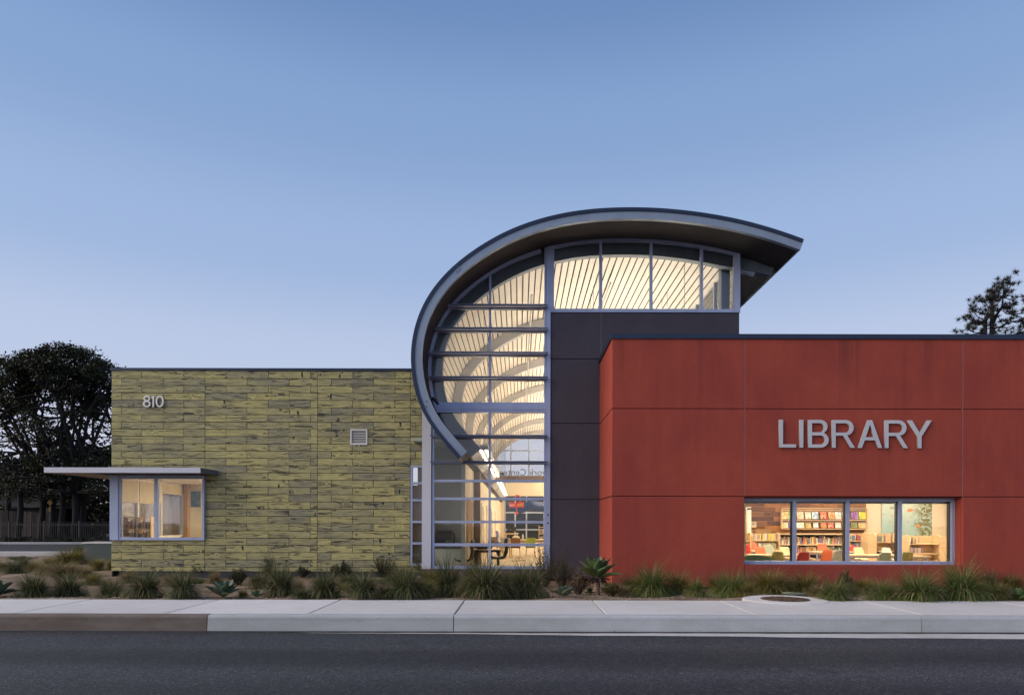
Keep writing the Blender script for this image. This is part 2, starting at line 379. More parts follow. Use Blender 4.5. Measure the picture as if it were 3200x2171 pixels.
M['carpet'] = m_plain('pale_floor', (0.50, 0.40, 0.28), 0.7, 0, 0.25, 6)
M['maple'] = m_wood('maple', (0.62, 0.44, 0.25), (0.76, 0.58, 0.36))
M['pecan'] = m_wood('reclaimed_plank', (0.075, 0.026, 0.008), (0.34, 0.15, 0.043), 1.0, 0.7, 0.5)
M['white'] = m_plain('white_paint', (0.8, 0.78, 0.74), 0.6)
M['asphalt'] = m_asphalt()
M['walk'] = m_concrete('sidewalk_concrete', (0.68, 0.67, 0.655), (0.55, 0.53, 0.505), 0.7)
M['curb'] = m_concrete('curb_concrete', (0.46, 0.485, 0.50), (0.37, 0.38, 0.385), 0.7)
M['curb_old'] = m_concrete('old_curb_concrete', (0.20, 0.175, 0.155), (0.13, 0.10, 0.085), 0.8)
M['gutter'] = m_concrete('gutter_concrete', (0.60, 0.59, 0.57), (0.40, 0.38, 0.36), 0.7)
M['soil'] = m_soil()
M['digits'] = m_metal('pale_aluminium', (0.80, 0.79, 0.78), 0.5, 0.1, 0.04)
M['reveal'] = m_plain('joint_metal', (0.26, 0.22, 0.22), 0.6)
M['letters'] = m_metal('brushed_aluminium', (0.62, 0.62, 0.64), 0.45, 0.3, 0.05)
M['lamp'] = m_emit('added_lamp_glow', (1.0, 0.86, 0.70), 17.0); M['added_tube'] = m_emit('added_tube_glow', (1.0, 0.84, 0.62), 48.0); M['lamp_low'] = m_emit('low_lamp_glow', (1.0, 0.86, 0.70), 9.0); M['tube'] = m_emit('tube_glow', (1.0, 0.88, 0.70), 5.0)  # first two glows belong to the unseen nave lamps added for light
M['panel_lamp'] = m_emit('panel_glow', (1.0, 0.84, 0.65), 21.0)
M['book'] = m_objcol('book_cloth'); M['cover'] = m_objcol('book_cover', 0.35, True)
M['paint'] = m_objcol('shell_plastic', 0.4, plain=True)

# ------------------------------------------------------------------ key depths (metres from the lens plane)
D_CURB, D_WALK, D_RED, D_GREY, D_GREEN, D_GLASS, D_FRONT, D_FAR = 9.23, 11.1, 15.13, 17.45, 18.64, 17.45, 16.3, 53.0
def sst(t): t = max(0.0, min(1.0, t)); return t * t * (3 - 2 * t)
def ground_z(d): return 0.20 - 0.21 * sst((d - D_WALK) / 3.6)

# ------------------------------------------------------------------ ground, street, pavement
g = MB(); g.add([(-1500,-600,-0.09),(1500,-600,-0.09),(1500,2500,-0.09),(-1500,2500,-0.09)], [(0,1,2,3)])
tag(g.build('ground', M['soil']), 'open earth reaching out to the horizon', 'ground', kind='structure')
def sheet(name, x0, x1, y0, y1, nx, ny, zf, m, label, cat, kind='structure'):
    b = MB(); vs, fs = [], []
    for j in range(ny+1):
        for i in range(nx+1):
            x = x0 + (x1-x0)*i/nx; y = y0 + (y1-y0)*j/ny; vs.append((x, y, zf(x, y)))
    for j in range(ny):
        for i in range(nx): a = j*(nx+1)+i; fs.append((a, a+1, a+nx+2, a+nx+1))
    b.add(vs, fs); return tag(b.build(name, m, smooth=True, fix=False), label, cat, kind=kind)
# asphalt: its far edge wanders away from the kerb towards the right, baring the gutter pan
b = MB(); vs, fs = [], []; n = 160
def road_edge(x):
    t = max(0.0, (x + 5.2) / 14.0)
    return 9.225 - 0.62 * min(t, 1.4) - 0.02 * math.sin(x*1.9) * min(t*4,1) - 0.012 * math.sin(x*7.3 + 1) * min(t*4,1)
for i in range(n+1):
    x = -40 + 80*i/n; vs += [(x, -30, 0.0), (x, road_edge(x), 0.004)]
for i in range(n): fs.append((2*i, 2*i+2, 2*i+3, 2*i+1))
b.add(vs, fs); tag(b.build('road', M['asphalt'], fix=False), 'dark asphalt street in front of the sidewalk', 'road', kind='structure')
b = MB(); b.add([(-40,8.3,-0.012),(40,8.3,-0.012),(40,9.24,-0.004),(-40,9.24,-0.004)], [(0,1,2,3)])
gut = tag(b.build('gutter', M['gutter']), 'pale concrete gutter pan along the curb', 'gutter', kind='structure')

b = MB(); vs, fs = [], []
for i in range(401):
    x = -20+40*i/400; w = 0.016+0.010*math.sin(x*2.1)+0.007*math.sin(x*9.7); vs += [(x, 9.19-w, 0.006), (x, 9.235, 0.012)]
for i in range(400): fs.append((2*i,2*i+2,2*i+3,2*i+1))
b.add(vs, fs); b.build('dirt_line', M['foot'], gut, fix=False)
walk = tag(empty('pavement', (0, D_CURB, 0)), 'pale concrete sidewalk with sawn joints along the street', 'sidewalk', kind='structure')
jx = [16, 495, 951, 1418, 1898, 2374, 2910]; jx = [WX(u, D_CURB) for u in jx]
jx = [jx[0]-2.08*k for k in range(7, 0, -1)] + jx + [jx[-1]+2.15*k for k in range(1, 8)]
for i in range(len(jx)-1):
    z = 0.22
    bb = MB(); x0, x1 = jx[i]+0.012, jx[i+1]-0.012; L = (x1-x0)/2; e = 0.005
    y0, y1 = D_CURB+0.155, D_WALK + 0.01*math.sin(i*1.7)
    bb.add([(-L,y0,-.1),(L,y0,-.1),(L,y1,-.1),(-L,y1,-.1),(-L,y0,z-e),(L,y0,z-e),(L,y1,z-e),(-L,y1,z-e),(-L+e,y0+e,z),(L-e,y0+e,z),(L-e,y1-e,z),(-L+e,y1-e,z)],
       [(0,3,2,1),(0,1,5,4),(1,2,6,5),(2,3,7,6),(3,0,4,7),(4,5,9,8),(5,6,10,9),(6,7,11,10),(7,4,8,11),(8,9,10,11)])
    bb.build('slab', M['walk'], walk, loc=((x0+x1)/2, -D_CURB, 0))
b = MB(); b.box(-30, 30, D_CURB+0.16, D_WALK-0.02, -0.3, 0.17); b.build('joint_bed', M['joint'], walk, loc=(0,-D_CURB,0))
curb = tag(empty('curb', (0, D_CURB, 0)), 'concrete curb between the sidewalk and the asphalt', 'curb', kind='structure')
def curb_piece(x0, x1, m):
    prof = [(D_CURB-0.02,-0.12),(D_CURB-0.012,0.02),(D_CURB+0.0,0.15)]
    for k in range(6):
        a = math.pi/2 * k/5; prof.append((D_CURB+0.045-0.045*math.cos(a), 0.176+0.045*math.sin(a)))
    prof += [(D_CURB+0.15,0.222),(D_CURB+0.15,-0.12)]
    bb = MB(); n = len(prof); L = (x1-x0)/2 - 0.005; segs = max(2, int(L*2))
    vs = []; fs = []
    for j in range(segs+1):
        x = -L + 2*L*j/segs
        for (y, z) in prof: vs.append((x, y-D_CURB+0.003*math.sin((x+x0)*3.1)*(z>0.02), z+0.002*math.sin((x+x0)*2.3)))
    for j in range(segs):
        for k in range(n): fs.append((j*n+k, j*n+(k+1)%n, (j+1)*n+(k+1)%n, (j+1)*n+k))
    fs += [tuple(range(n)), tuple(segs*n+k for k in range(n-1,-1,-1))]
    bb.add(vs, fs); return bb.build('curb_stone', m, curb, loc=((x0+x1)/2, 0, 0), smooth=False)
cx = [-30, WX(640,D_CURB)-8.2, WX(648,D_CURB), WX(1418,D_CURB), WX(2880,D_CURB), 14, 30]
for i in range(len(cx)-1):
    o = curb_piece(cx[i], cx[i+1], M['curb_old'] if i < 2 else M['curb'])
    if i == 1: o['label'] = 'older brown stained stretch of curb'

def bedz(x, y):
    z = ground_z(y) + 0.018*math.sin(x*1.7+y) + 0.014*math.sin(x*4.1-y*2.3) + 0.02*math.sin(x*0.6)*math.sin(y*0.9)
    return z - 0.035 if y < D_WALK+0.25 else z
sheet('planting_bed', -34, 20, D_WALK-0.03, 30.0, 180, 110, bedz, M['soil'], 'sandy tan planting bed between the sidewalk and the building', 'planting bed')

# side street seen past the left end of the building
def quad(name, pts, m, label, cat, kind='structure'):
    b = MB(); b.add(pts, [(0,1,2,3)]); return tag(b.build(name, m), label, cat, kind=kind)
quad('side_road', [(-60,31.2,0.03),(-8,34.5,0.03),(-8,46.5,0.03),(-60,42.8,0.03)], M['asphalt'], 'blue-grey side street passing behind the planting', 'side street')
b = MB(); b.obox((-36,30.3,0.03),(26,1.65,0),(-0.015,0.24,0),(0,0,0.1)); tag(b.build('side_curb', M['walk']), 'pale curb strip on the near side of the side street', 'curb', kind='structure')
b = MB(); b.obox((-36,45.5,0.05),(26,1.85,0),(-0.015,0.2,0),(0,0,0.09)); tag(b.build('far_curb', M['curb']), 'grey curb on the far side of the side street', 'curb', kind='structure')
b = MB(); b.add([(-90,46,0.12),(-6,50,0.12),(-6,120,0.3),(-90,120,0.3)], [(0,1,2,3)])
M['lawn'] = m_plain('dark_lawn', (0.028, 0.04, 0.016), 0.95, 0, 0.5, 2)
tag(b.build('lawn', M['lawn']), 'dark strip of grass behind the side street', 'lawn', kind='structure')

# ------------------------------------------------------------------ the library
lib = tag(empty('library_building', (0, D_GREY, 0)), 'modern library with curved glass nave, red stucco block and green plank wing', 'building')
OFF = (0, -D_GREY, 0)
def part(mb, name, m, parent=lib, smooth=False, label=None):
    """mb is in world coordinates; parent chain always starts at the building's base"""
    o = mb.build(name, m, parent, smooth, OFF if parent is lib else None)
    if label: o['label'] = label
    return o
def sub(name, parent=lib):
    o = empty(name, (0,0,0), 0, parent); o.location = OFF; return o

# --- red block
Z_RED, Z_REDCAP = WZ(1056, D_RED), WZ(1043, D_RED)
XR0, XR1 = WX(1912, D_RED), 18.2
zrow = [0.07, WZ(1549, D_RED), WZ(1275.5, D_RED), Z_RED]
xcol = [XR0, WX(2327, D_RED), WX(3008, D_RED), 14.2, XR1]
wx0, wx1, wz0, wz1 = WX(2326, D_RED), WX(3008, D_RED), WZ(1763, D_RED), WZ(1551, D_RED)
red = sub('red_wall'); J = 0.007
def panel(x0, x1, z0, z1, y, th=0.05, par=None, m=None, name='panel'):
    e = 0.006; b = MB()
    b.add([(x0,y+e,z0),(x1,y+e,z0),(x1,y+e,z1),(x0,y+e,z1),(x0+e,y,z0+e),(x1-e,y,z0+e),(x1-e,y,z1-e),(x0+e,y,z1-e),(x0,y+th,z0),(x1,y+th,z0),(x1,y+th,z1),(x0,y+th,z1)],
       [(4,5,6,7),(0,1,5,4),(1,2,6,5),(2,3,7,6),(3,0,4,7),(0,8,9,1),(1,9,10,2),(2,10,11,3),(3,11,8,0)])
    return b.build(name, m, par)
for i in range(len(xcol)-1):
    for j in range(3):
        x0, x1, z0, z1 = xcol[i]+(J if i else 0.0), xcol[i+1]-J, zrow[j]+(J if j else 0), zrow[j+1]-(J if j < 2 else 0)
        if i == 1 and j == 0: z1 = wz0-0.014; x1 += 0.0
        panel(x0, x1, z0, z1, D_RED, 0.06, red, M['red'])
for j in range(3):      # return wall to the charcoal wall
    z0, z1 = zrow[j]+(J if j else 0), zrow[j+1]-(J if j < 2 else 0); e = 0.006
    b = MB(); b.box(XR0+0.0005, XR0+0.06, D_RED+0.006, D_GREY, z0+e, z1-e); b.build('side_panel', M['red'], red)
b = MB()
b.box(XR0+0.02, wx0-0.013, D_RED+0.05, D_RED+0.26, 0.0, Z_RED-0.02); b.box(wx1+0.013, XR1, D_RED+0.05, D_RED+0.26, 0.0, Z_RED-0.02)
b.box(wx0, wx1, D_RED+0.05, D_RED+0.26, 0.0, wz0-0.014); b.box(wx0, wx1, D_RED+0.05, D_RED+0.26, wz1+0.001, Z_RED-0.02)
b.box(XR0+0.02, XR0+0.2, D_RED+0.26, D_GREY, 0.0, Z_RED-0.02)
part(b, 'joint_backing', M['joint'], red)
for x in xcol[1:-1]:
    b = MB(); b.box(x-0.0045, x+0.0045, D_RED+0.004, D_RED+0.06, zrow[1] if x in (xcol[1],xcol[2]) else 0.1, Z_RED-0.01); part(b, 'reveal_strip', M['reveal'], red)
b = MB(); b.box(wx1-0.007, wx1+0.012, D_RED+0.061, D_RED+0.45, wz0, wz1-0.012); b.box(wx0-0.012, wx0, D_RED+0.06, D_RED+0.262, wz0, wz1)
b.box(wx0-0.012, wx1+0.012, D_RED+0.004, D_RED+0.262, wz0-0.013, wz0-0.001); b.box(wx0, wx1, D_RED+0.061, D_RED+0.262, wz1-0.012, wz1)
part(b, 'window_reveal', M['red'], red)
b = MB(); b.box(XR0+0.03, XR1, D_RED+0.04, D_RED+0.2, -0.3, 0.068); part(b, 'footing', M['foot'], red)
b = MB(); o_ = 0.035
segs = [XR0-o_, WX(2708,D_RED), 12.0, XR1]
for k in range(3): b.box(segs[k]+(0.002 if k else 0), segs[k+1]-0.002, D_RED-o_, D_RED+0.3, Z_RED-0.012, Z_REDCAP)
b.box(XR0-o_, XR0+0.25, D_RED+0.3, D_GREY-0.002, Z_RED-0.012, Z_REDCAP); part(b, 'coping', M['coping'], red)
b = MB(); b.box(XR0+0.2, XR1, D_RED+0.28, 28.0, Z_RED-0.35, Z_RED-0.15); part(b, 'flat_roof', M['roof'])

# red block window: frame, three mullions, four panes
dg = D_RED + 0.25
win = sub('long_window')
fx0, fx1, fz0, fz1 = wx0, WX(2984, dg), wz0, wz1-0.012
b = MB(); fw = 0.075
b.box(fx0, fx1, dg, dg+0.13, fz0, fz0+fw); b.box(fx0, fx1, dg, dg+0.13, fz1-fw*0.9, fz1); b.box(fx1-0.07, fx1, dg+0.001, dg+0.129, fz0+fw, fz1-fw*0.9)
part(b, 'window_frame', M['frame'], win)
b = MB(); b.box(fx1, wx1, dg+0.03, dg+0.1, fz0, fz1); part(b, 'jamb_filler', M['red'], win)
ml = [WX(2484, dg), WX(2650, dg), WX(2814, dg)]
for x in ml:
    b = MB(); b.box(x-0.036, x+0.036, dg+0.002, dg+0.128, fz0+fw, fz1-fw*0.9); part(b, 'mullion', M['frame'], win)
xs = [fx0] + ml + [fx1-0.035]
for i in range(4):
    b = MB(); b.box(xs[i]+0.03, xs[i+1]-0.03, dg+0.06, dg+0.068, fz0+fw-0.01, fz1-fw*0.9+0.01); part(b, 'pane', M['glass'], win)
    b = MB(); t = 0.018
    for (a0,a1,c0,c1) in ((xs[i]+0.034, xs[i]+0.034+t, fz0+fw, fz1-fw), (xs[i+1]-0.034-t, xs[i+1]-0.034, fz0+fw, fz1-fw), (xs[i]+0.034, xs[i+1]-0.034, fz1-fw*0.9-0.05, fz1-fw*0.9)):
        b.box(a0, a1, dg+0.07, dg+0.16, c0, c1)
    part(b, 'gasket', M['dark'], win)

# --- charcoal wall
grey = sub('charcoal_wall')
gx = [WX(1719, D_GREY), WX(1877, D_GREY), WX(2309, D_GREY)]
gz = [0.06, WZ(1560, D_GREY), WZ(1322, D_GREY), WZ(1121, D_GREY), WZ(975, D_GREY)]
for j in range(4):
    panel(gx[0], gx[1]-J, gz[j]+(J if j else 0), gz[j+1]-(J if j < 3 else 0), D_GREY, 0.06, grey, M['grey'])
panel(gx[1]+J, gx[2], 4.4, gz[4], D_GREY, 0.06, grey, M['grey'])
panel(gx[1]+J, 2.5, 0.06, 4.39, D_GREY+0.002, 0.06, grey, M['grey'])
b = MB(); b.box(gx[0], gx[2]-0.01, D_GREY+0.05, D_GREY+0.22, -0.2, gz[4]-0.01); part(b, 'joint_backing', M['joint'], grey)
b = MB(); b.box(gx[1]-0.0045, gx[1]+0.0045, D_GREY+0.003, D_GREY+0.06, 4.0, gz[4]-0.01); part(b, 'reveal_strip', M['reveal'], grey)
b = MB(); b.box(gx[0]-0.0, gx[2]+0.012, D_GREY-0.03, D_GREY+0.1, gz[4]-0.006, gz[4]+0.012); part(b, 'flashing', M['frame'], grey)

# --- the vault: profile traced in the plane of the roof edge
prof_uv = [(1432,1434),(1404,1402),(1381,1377),(1346,1333),(1317.6,1285.5),(1301,1244),(1290.6,1200),(1283.5,1155),(1281.6,1107),(1286.5,1058),(1302.7,993),(1331,932),(1371.7,875.6),
  (1424.5,823),(1493.4,772),(1574.6,725.5),(1655.7,693),(1737.5,670.5),(1815,657),(1892,650),(1981,648),(2066.7,650.7),(2163.5,660),(2241,671.7),(2318,687),(2396,708),(2454,726),(2508,746)]
P0 = [Vector((WX(u, D_FRONT), WZ(v, D_FRONT))) for u, v in prof_uv]
def catmull(P, n):
    out = []
    for i in range(len(P)-1):
        p0, p1, p2, p3 = P[max(i-1,0)], P[i], P[i+1], P[min(i+2,len(P)-1)]
        for k in range(n):
            t = k/n
            out.append(0.5*((2*p1)+(p2-p0)*t+(2*p0-5*p1+4*p2-p3)*t*t+(3*p1-p0-3*p2+p3)*t**3))
    out.append(P[-1].copy()); return out
def resample(P, n):
    L = [0.0]
    for i in range(1, len(P)): L.append(L[-1]+(P[i]-P[i-1]).length)
    out = []; j = 0
    for k in range(n+1):
        s = L[-1]*k/n
        while j < len(P)-2 and L[j+1] < s: j += 1
        t = (s-L[j])/max(1e-9, L[j+1]-L[j]); out.append(P[j].lerp(P[j+1], t))
    return out
ARC = resample(catmull(P0, 10), 120)
for _ in range(12):
    ARC = [ARC[0]] + [(ARC[i-1]+ARC[i]*2+ARC[i+1])/4 for i in range(1, len(ARC)-1)] + [ARC[-1]]
def offset(P, t):
    out = []
    for i, p in enumerate(P):
        d = (P[min(i+1,len(P)-1)] - P[max(i-1,0)]).normalized()
        out.append(p + Vector((d.y, -d.x)) * t)      # inward: right-hand side of travel (up and over)
    return out
IN = offset(ARC, 0.26)
vault = sub('vault_roof')
b = MB(); b.strip(ARC, offset(ARC, 0.085), D_FRONT-0.025, D_FRONT+0.12); part(b, 'roof_edge', M['coping'], vault)
b = MB(); b.strip(offset(ARC, 0.087), IN, D_FRONT, D_FRONT+0.12); part(b, 'fascia', M['steel'], vault)
b = MB(); b.strip(offset(ARC, 0.235), offset(ARC, 0.272), D_FRONT-0.022, D_FRONT+0.06); part(b, 'fascia_lip', M['steel'], vault)
b = MB(); b.strip(offset(ARC, 0.01), offset(ARC, 0.2), D_FRONT+0.12, D_FAR+0.6); part(b, 'roof_shell', M['roof'], vault)
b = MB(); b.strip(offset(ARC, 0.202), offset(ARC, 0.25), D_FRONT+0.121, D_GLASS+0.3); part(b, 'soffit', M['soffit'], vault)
# end cap plate at the low tip and the eave closing plate
e0, e1 = ARC[0], offset(ARC, 0.27)[0]; dr = (ARC[0]-ARC[1]).normalized()*0.012
b = MB(); b.prism([(e0.x,e0.y),(e1.x,e1.y),(e1.x+dr.x,e1.y+dr.y),(e0.x+dr.x,e0.y+dr.y)], D_FRONT-0.01, D_GLASS-0.02); part(b, 'end_plate', M['rib1'], vault)
e0, e1 = ARC[-1], offset(ARC, 0.27)[-1]; dr = (ARC[-1]-ARC[-2]).normalized()*0.02
b = MB(); b.prism([(e0.x,e0.y),(e1.x,e1.y),(e1.x+dr.x,e1.y+dr.y),(e0.x+dr.x,e0.y+dr.y)], D_FRONT-0.01, D_FAR); part(b, 'eave_plate', M['steel'], vault)
# splice plate and bolts on the fascia
def on_fascia(u, v): return W(u, v, D_FRONT)
b = MB(); cpt = on_fascia(1427, 841); ax = Vector((0.72,0,0.66)).normalized(); az = Vector((-0.66,0,0.72)).normalized()
b.obox((cpt.x, D_FRONT-0.004, cpt.z), ax*0.085, (0,0.004,0), az*0.075)
part(b, 'splice_plate', M['steel'], vault)
for (i, j) in ((-1,-1),(1,-1),(-1,1),(1,1)):
    b = MB(); q = Vector((cpt.x, 0, cpt.z)) + ax*0.045*i + az*0.045*j
    b.tube([(q.x, D_FRONT-0.03, q.z), (q.x, D_FRONT, q.z)], 0.014, 6); part(b, 'bolt', M['frame_d'], vault)
for (u, v) in ((1332,1253),(1332,1269)):
    b = MB(); q = on_fascia(u, v); b.tube([(q.x, D_FRONT-0.03, q.z), (q.x, D_FRONT, q.z)], 0.015, 6); part(b, 'bolt', M['frame_d'], vault)

# ceiling planks and ribs inside
XRW = WX(2312, D_GREY)                # right wall of the nave
def upto(P, xmax):
    out = []
    for i, p in enumerate(P):
        if i > len(P)//2 and p.x > xmax:
            q = P[i-1]; t = (xmax-q.x)/(p.x-q.x); out.append(q.lerp(p, t)); return out
        out.append(p)
    return out
ceil = sub('vault_ceiling')
CL = upto(offset(ARC, 0.275), XRW-0.02)
Ltot = sum((CL[i+1]-CL[i]).length for i in range(len(CL)-1)); npl = int(Ltot/0.185)
fineC = resample(CL, npl*4); outC = offset(fineC, -0.016)
for k in range(npl):
    i0 = k*4; A = fineC[i0:i0+5]; B = outC[i0:i0+5]
    sh = lambda Q: [Q[0].lerp(Q[1], 0.42)] + Q[1:4] + [Q[4].lerp(Q[3], 0.42)]
    b = MB(); b.strip(sh(A), sh(B), D_GLASS+0.42, D_FAR); part(b, 'plank', M['plank'], ceil)
RIBS = [17.62 + 5.84*k for k in range(7)]
for k, y in enumerate(RIBS):
    a0, a1 = offset(ARC, 0.252 if k == 0 else 0.29), offset(ARC, 0.60)
    if k == 0:
        n = len(a1); a1 = [a0[i].lerp(a1[i], 1.0 if i < n-14 else 1.0 - 0.45*(i-(n-14))/13) for i in range(n)]
        a0, a1 = a0[:-1], a1[:-1]
    else:
        a0, a1 = upto(a0, XRW-0.03), upto(a1, XRW-0.03); m_ = min(len(a0), len(a1)); a0, a1 = a0[:m_], a1[:m_]
    b = MB(); b.strip(a0, a1, y, y+(0.20 if k == 0 else 0.26)); part(b, 'rib', M['rib1'] if k == 0 else M['rib'], lib)
b = MB(); q0, q1 = W(2314, 845, 17.7), W(2356, 858, 17.7); b.bar(q0, q1, 0.1, 0.09); part(b, 'knee_bracket', M['frame'], lib)

# --- clerestory over the charcoal wall (head follows the vault)
def arc_top(P, x):
    best = -1e9
    for i in range(len(P)-1):
        a, c = P[i], P[i+1]
        if min(a.x,c.x) <= x <= max(a.x,c.x) and abs(c.x-a.x) > 1e-9:
            best = max(best, a.y+(c.y-a.y)*(x-a.x)/(c.x-a.x))
    return best
def arc_low(P, x):
    best = 1e9
    for i in range(len(P)-1):
        a, c = P[i], P[i+1]
        if min(a.x,c.x) <= x <= max(a.x,c.x) and abs(c.x-a.x) > 1e-9:
            best = min(best, a.y+(c.y-a.y)*(x-a.x)/(c.x-a.x))
    return best
HEAD = offset(ARC, 0.252); HEAD2 = offset(ARC, 0.33)
cl = sub('clerestory_window')
cz0 = gz[4]+0.012; DG = D_GLASS
def vbar(name, x0, x1, z0, y0=DG, y1=DG+0.12, par=None, m=None, head=HEAD, z1=None):
    za, zb = (arc_top(head, x0), arc_top(head, x1)) if z1 is None else (z1, z1)
    b = MB(); b.prism([(x0,z0),(x1,z0),(x1,zb),(x0,za)], y0, y1); return part(b, name, m or M['frame'], par)
cm = [WX(1875.5,DG), WX(2034,DG), WX(2192,DG)]
vbar('post', WX(1709.5,DG), WX(1730,DG), gz[4]+0.012, DG-0.02, DG+0.12, cl)
for x in cm: vbar('mullion', x-0.033, x+0.033, cz0+0.06, DG, DG+0.12, cl)
vbar('corner_post', WX(2293,DG), XRW, cz0+0.06, DG, DG+0.14, cl)
b = MB(); b.box(WX(1730,DG), XRW, DG-0.01, DG+0.13, cz0, cz0+0.075); part(b, 'window_sill', M['frame'], cl)
i0 = next(i for i, p in enumerate(HEAD) if i > 40 and p.x > WX(1730,DG)); i1 = next(i for i, p in enumerate(HEAD) if i > 60 and p.x > WX(2293,DG))
b = MB(); b.strip(HEAD[i0-1:i1+1], offset(ARC,0.325)[i0-1:i1+1], DG+0.001, DG+0.119); part(b, 'head_frame', M['frame'], cl)
def arch_pane(x0, x1, z0, z1, par, head, low=None, n=10, name='pane'):
    top, bot = [], []
    for k in range(n+1):
        x = x0+(x1-x0)*k/n; zt = min(z1, arc_top(head, x)); zb = z0 if low is None else max(z0, low(x))
        if zt-zb < 0.01: continue
        top.append((x,zt)); bot.append((x,zb))
    if len(top) < 2: return
    b = MB(); b.strip([Vector(t) for t in top], [Vector(t) for t in bot], DG+0.055, DG+0.063); return part(b, name, M['glass'], par)
px = [WX(1730,DG)] + cm + [WX(2293,DG)]
for i in range(4): arch_pane(px[i]+(0.033 if i else 0), px[i+1]-(0.033 if i < 3 else 0), cz0+0.07, 99, cl, offset(ARC,0.31))

# --- curtain wall
cw = sub('curtain_wall')
xl, xm0, xm1, xr = WX(1349,DG), WX(1526.5,DG), WX(1533.5,DG), WX(1707,DG)
zb_ = WZ(1777, DG)
b = MB(); b.box(WX(1706.5,DG), WX(1719,DG), DG-0.03, DG+0.16, -0.1, arc_top(HEAD, WX(1710,DG))-0.01); part(b, 'steel_post', M['frame'], cw)
vbar('mullion', xm0, xm1, zb_, DG-0.001, DG+0.12, cw)
vbar('frame_jamb', WX(1700,DG), WX(1706,DG), zb_, DG, DG+0.12, cw)
b = MB(); b.box(xl, WX(1357,DG), DG, DG+0.12, zb_, WZ(1290,DG)); part(b, 'frame_jamb', M['frame'], cw)
b = MB(); b.box(xl, xr, DG-0.012, DG+0.13, zb_, WZ(1768,DG)); part(b, 'window_sill', M['frame'], cw)
# curved head along the vault
ih = next(i for i, p in enumerate(HEAD) if p.y > WZ(1287,DG) ); ir = next(i for i, p in enumerate(HEAD) if i > 40 and p.x > WX(1700,DG))
b = MB(); b.strip(HEAD[ih:ir], offset(ARC,0.33)[ih:ir], DG+0.001, DG+0.119); part(b, 'head_frame', M['frame'], cw)
low = lambda x: (arc_low(offset(ARC,0.30), x) if x < xl else -9)
def left_at(z):
    if z < WZ(1292,DG): return xl
    c = [p.x for p in HEAD if p.x < 1 and abs(p.y-z) < 0.12]; return min(c) if c else xl
rails = [(1498,1506),(1554,1562),(1626.5,1634),(1697,1706)]
fins = [962, 1034, 1109, 1185, 1366, 1446.5]
for v0, v1 in rails:
    b = MB(); b.box(WX(1357,DG), xm0, DG+0.002, DG+0.118, WZ(v1,DG), WZ(v0,DG)); part(b, 'rail', M['frame'], cw)
    b = MB(); b.box(xm1, WX(1700,DG), DG+0.002, DG+0.118, WZ(v1,DG), WZ(v0,DG)); part(b, 'rail', M['frame'], cw)
for v in fins:
    z = WZ(v, DG); x0 = left_at(z)
    b = MB(); b.box(x0-0.02, xr+0.03, DG-0.20, DG-0.012, z, z+0.03); b.box(x0-0.02, xr+0.03, DG-0.20, DG-0.185, z-0.012, z+0.04)
    part(b, 'sunshade_fin', M['frame'], cw)
    b = MB(); b.box(x0+0.02, xr, DG+0.002, DG+0.118, z-0.03, z+0.035); part(b, 'rail', M['frame'], cw)
b = MB()
zs0, zs1 = WZ(1289,DG), WZ(1257,DG)
b.box(left_at(zs1)+0.03, xr, DG-0.02, DG+0.11, zs0, zs1); b.box(left_at(zs1)+0.03, xr, DG-0.035, DG-0.02, zs0+0.075, zs1-0.085)
part(b, 'spandrel', M['frame'], cw)
zl = [WZ(1768,DG)] + [WZ((a+c)/2,DG) for a, c in reversed(rails)] + [WZ(v,DG) for v in (1446.5,1366)] + [zs0]
for k in range(len(zl)-1):
    for (a, c) in ((xl+0.05, xm0), (xm1, xr-0.05)): arch_pane(a, c, zl[k], zl[k+1], cw, HEAD)
zl = [zs1] + [WZ(v,DG) for v in (1185,1109,1034,962)] + [99]
for k in range(len(zl)-1):
    arch_pane(-2.36, xm0, zl[k], zl[k+1], cw, offset(ARC,0.3), low, 24); arch_pane(xm1, xr-0.05, zl[k], zl[k+1], cw, offset(ARC,0.3))
b = MB(); b.box(xl-0.25, gx[0], DG-0.05, DG+0.2, -0.2, zb_); part(b, 'base_wall', M['sill_st'])
b = MB(); b.box(WX(1319,DG), WX(1347.5,DG), DG-0.04, DG+0.3, 0.2, 5.2); part(b, 'column', M['column'], lib)

# --- green plank wing
green = sub('plank_wall')
GX0, GX1 = WX(347.5, D_GREEN), WX(1325, D_GREEN)
GZ1, GZ0 = WZ(1160, D_GREEN), WZ(1786, D_GREEN)
pitch = 22.62 * D_GREEN / F; blen = 132.0 * D_GREEN / F
seams = [WX(640, D_GREEN), WX(991.5, D_GREEN), WX(1281.5, D_GREEN)]
bw = (WX(349, D_GREEN), WX(641.5, D_GREEN), WZ(1689, D_GREEN), WZ(1491, D_GREEN))       # corner window hole
sl = (WX(1283, D_GREEN), WX(1330, D_GREEN), WZ(1767, D_GREEN), WZ(1455, D_GREEN))       # sidelight hole
lv = (WX(1095, D_GREEN), WX(1147.5, D_GREEN), WZ(1390.5, D_GREEN), WZ(1342, D_GREEN))   # louvre hole
def cut(rects, hole):
    out = []
    for (x0,x1,z0,z1) in rects:
        hx0,hx1,hz0,hz1 = hole
        if x1 <= hx0 or x0 >= hx1 or z1 <= hz0 or z0 >= hz1: out.append((x0,x1,z0,z1)); continue
        if x0 < hx0: out.append((x0,hx0,z0,z1))
        if x1 > hx1: out.append((hx1,x1,z0,z1))
        a, c = max(x0,hx0), min(x1,hx1)
        if z0 < hz0: out.append((a,c,z0,hz0))
        if z1 > hz1: out.append((a,c,hz1,z1))
    return out
z_top = GZ1 - 0.022; row = 0
rows = [(GZ1-0.02, GZ1)]
z = GZ1-0.022
while z > GZ0+0.02: rows.append((max(GZ0, z-pitch+0.013), z)); z -= pitch
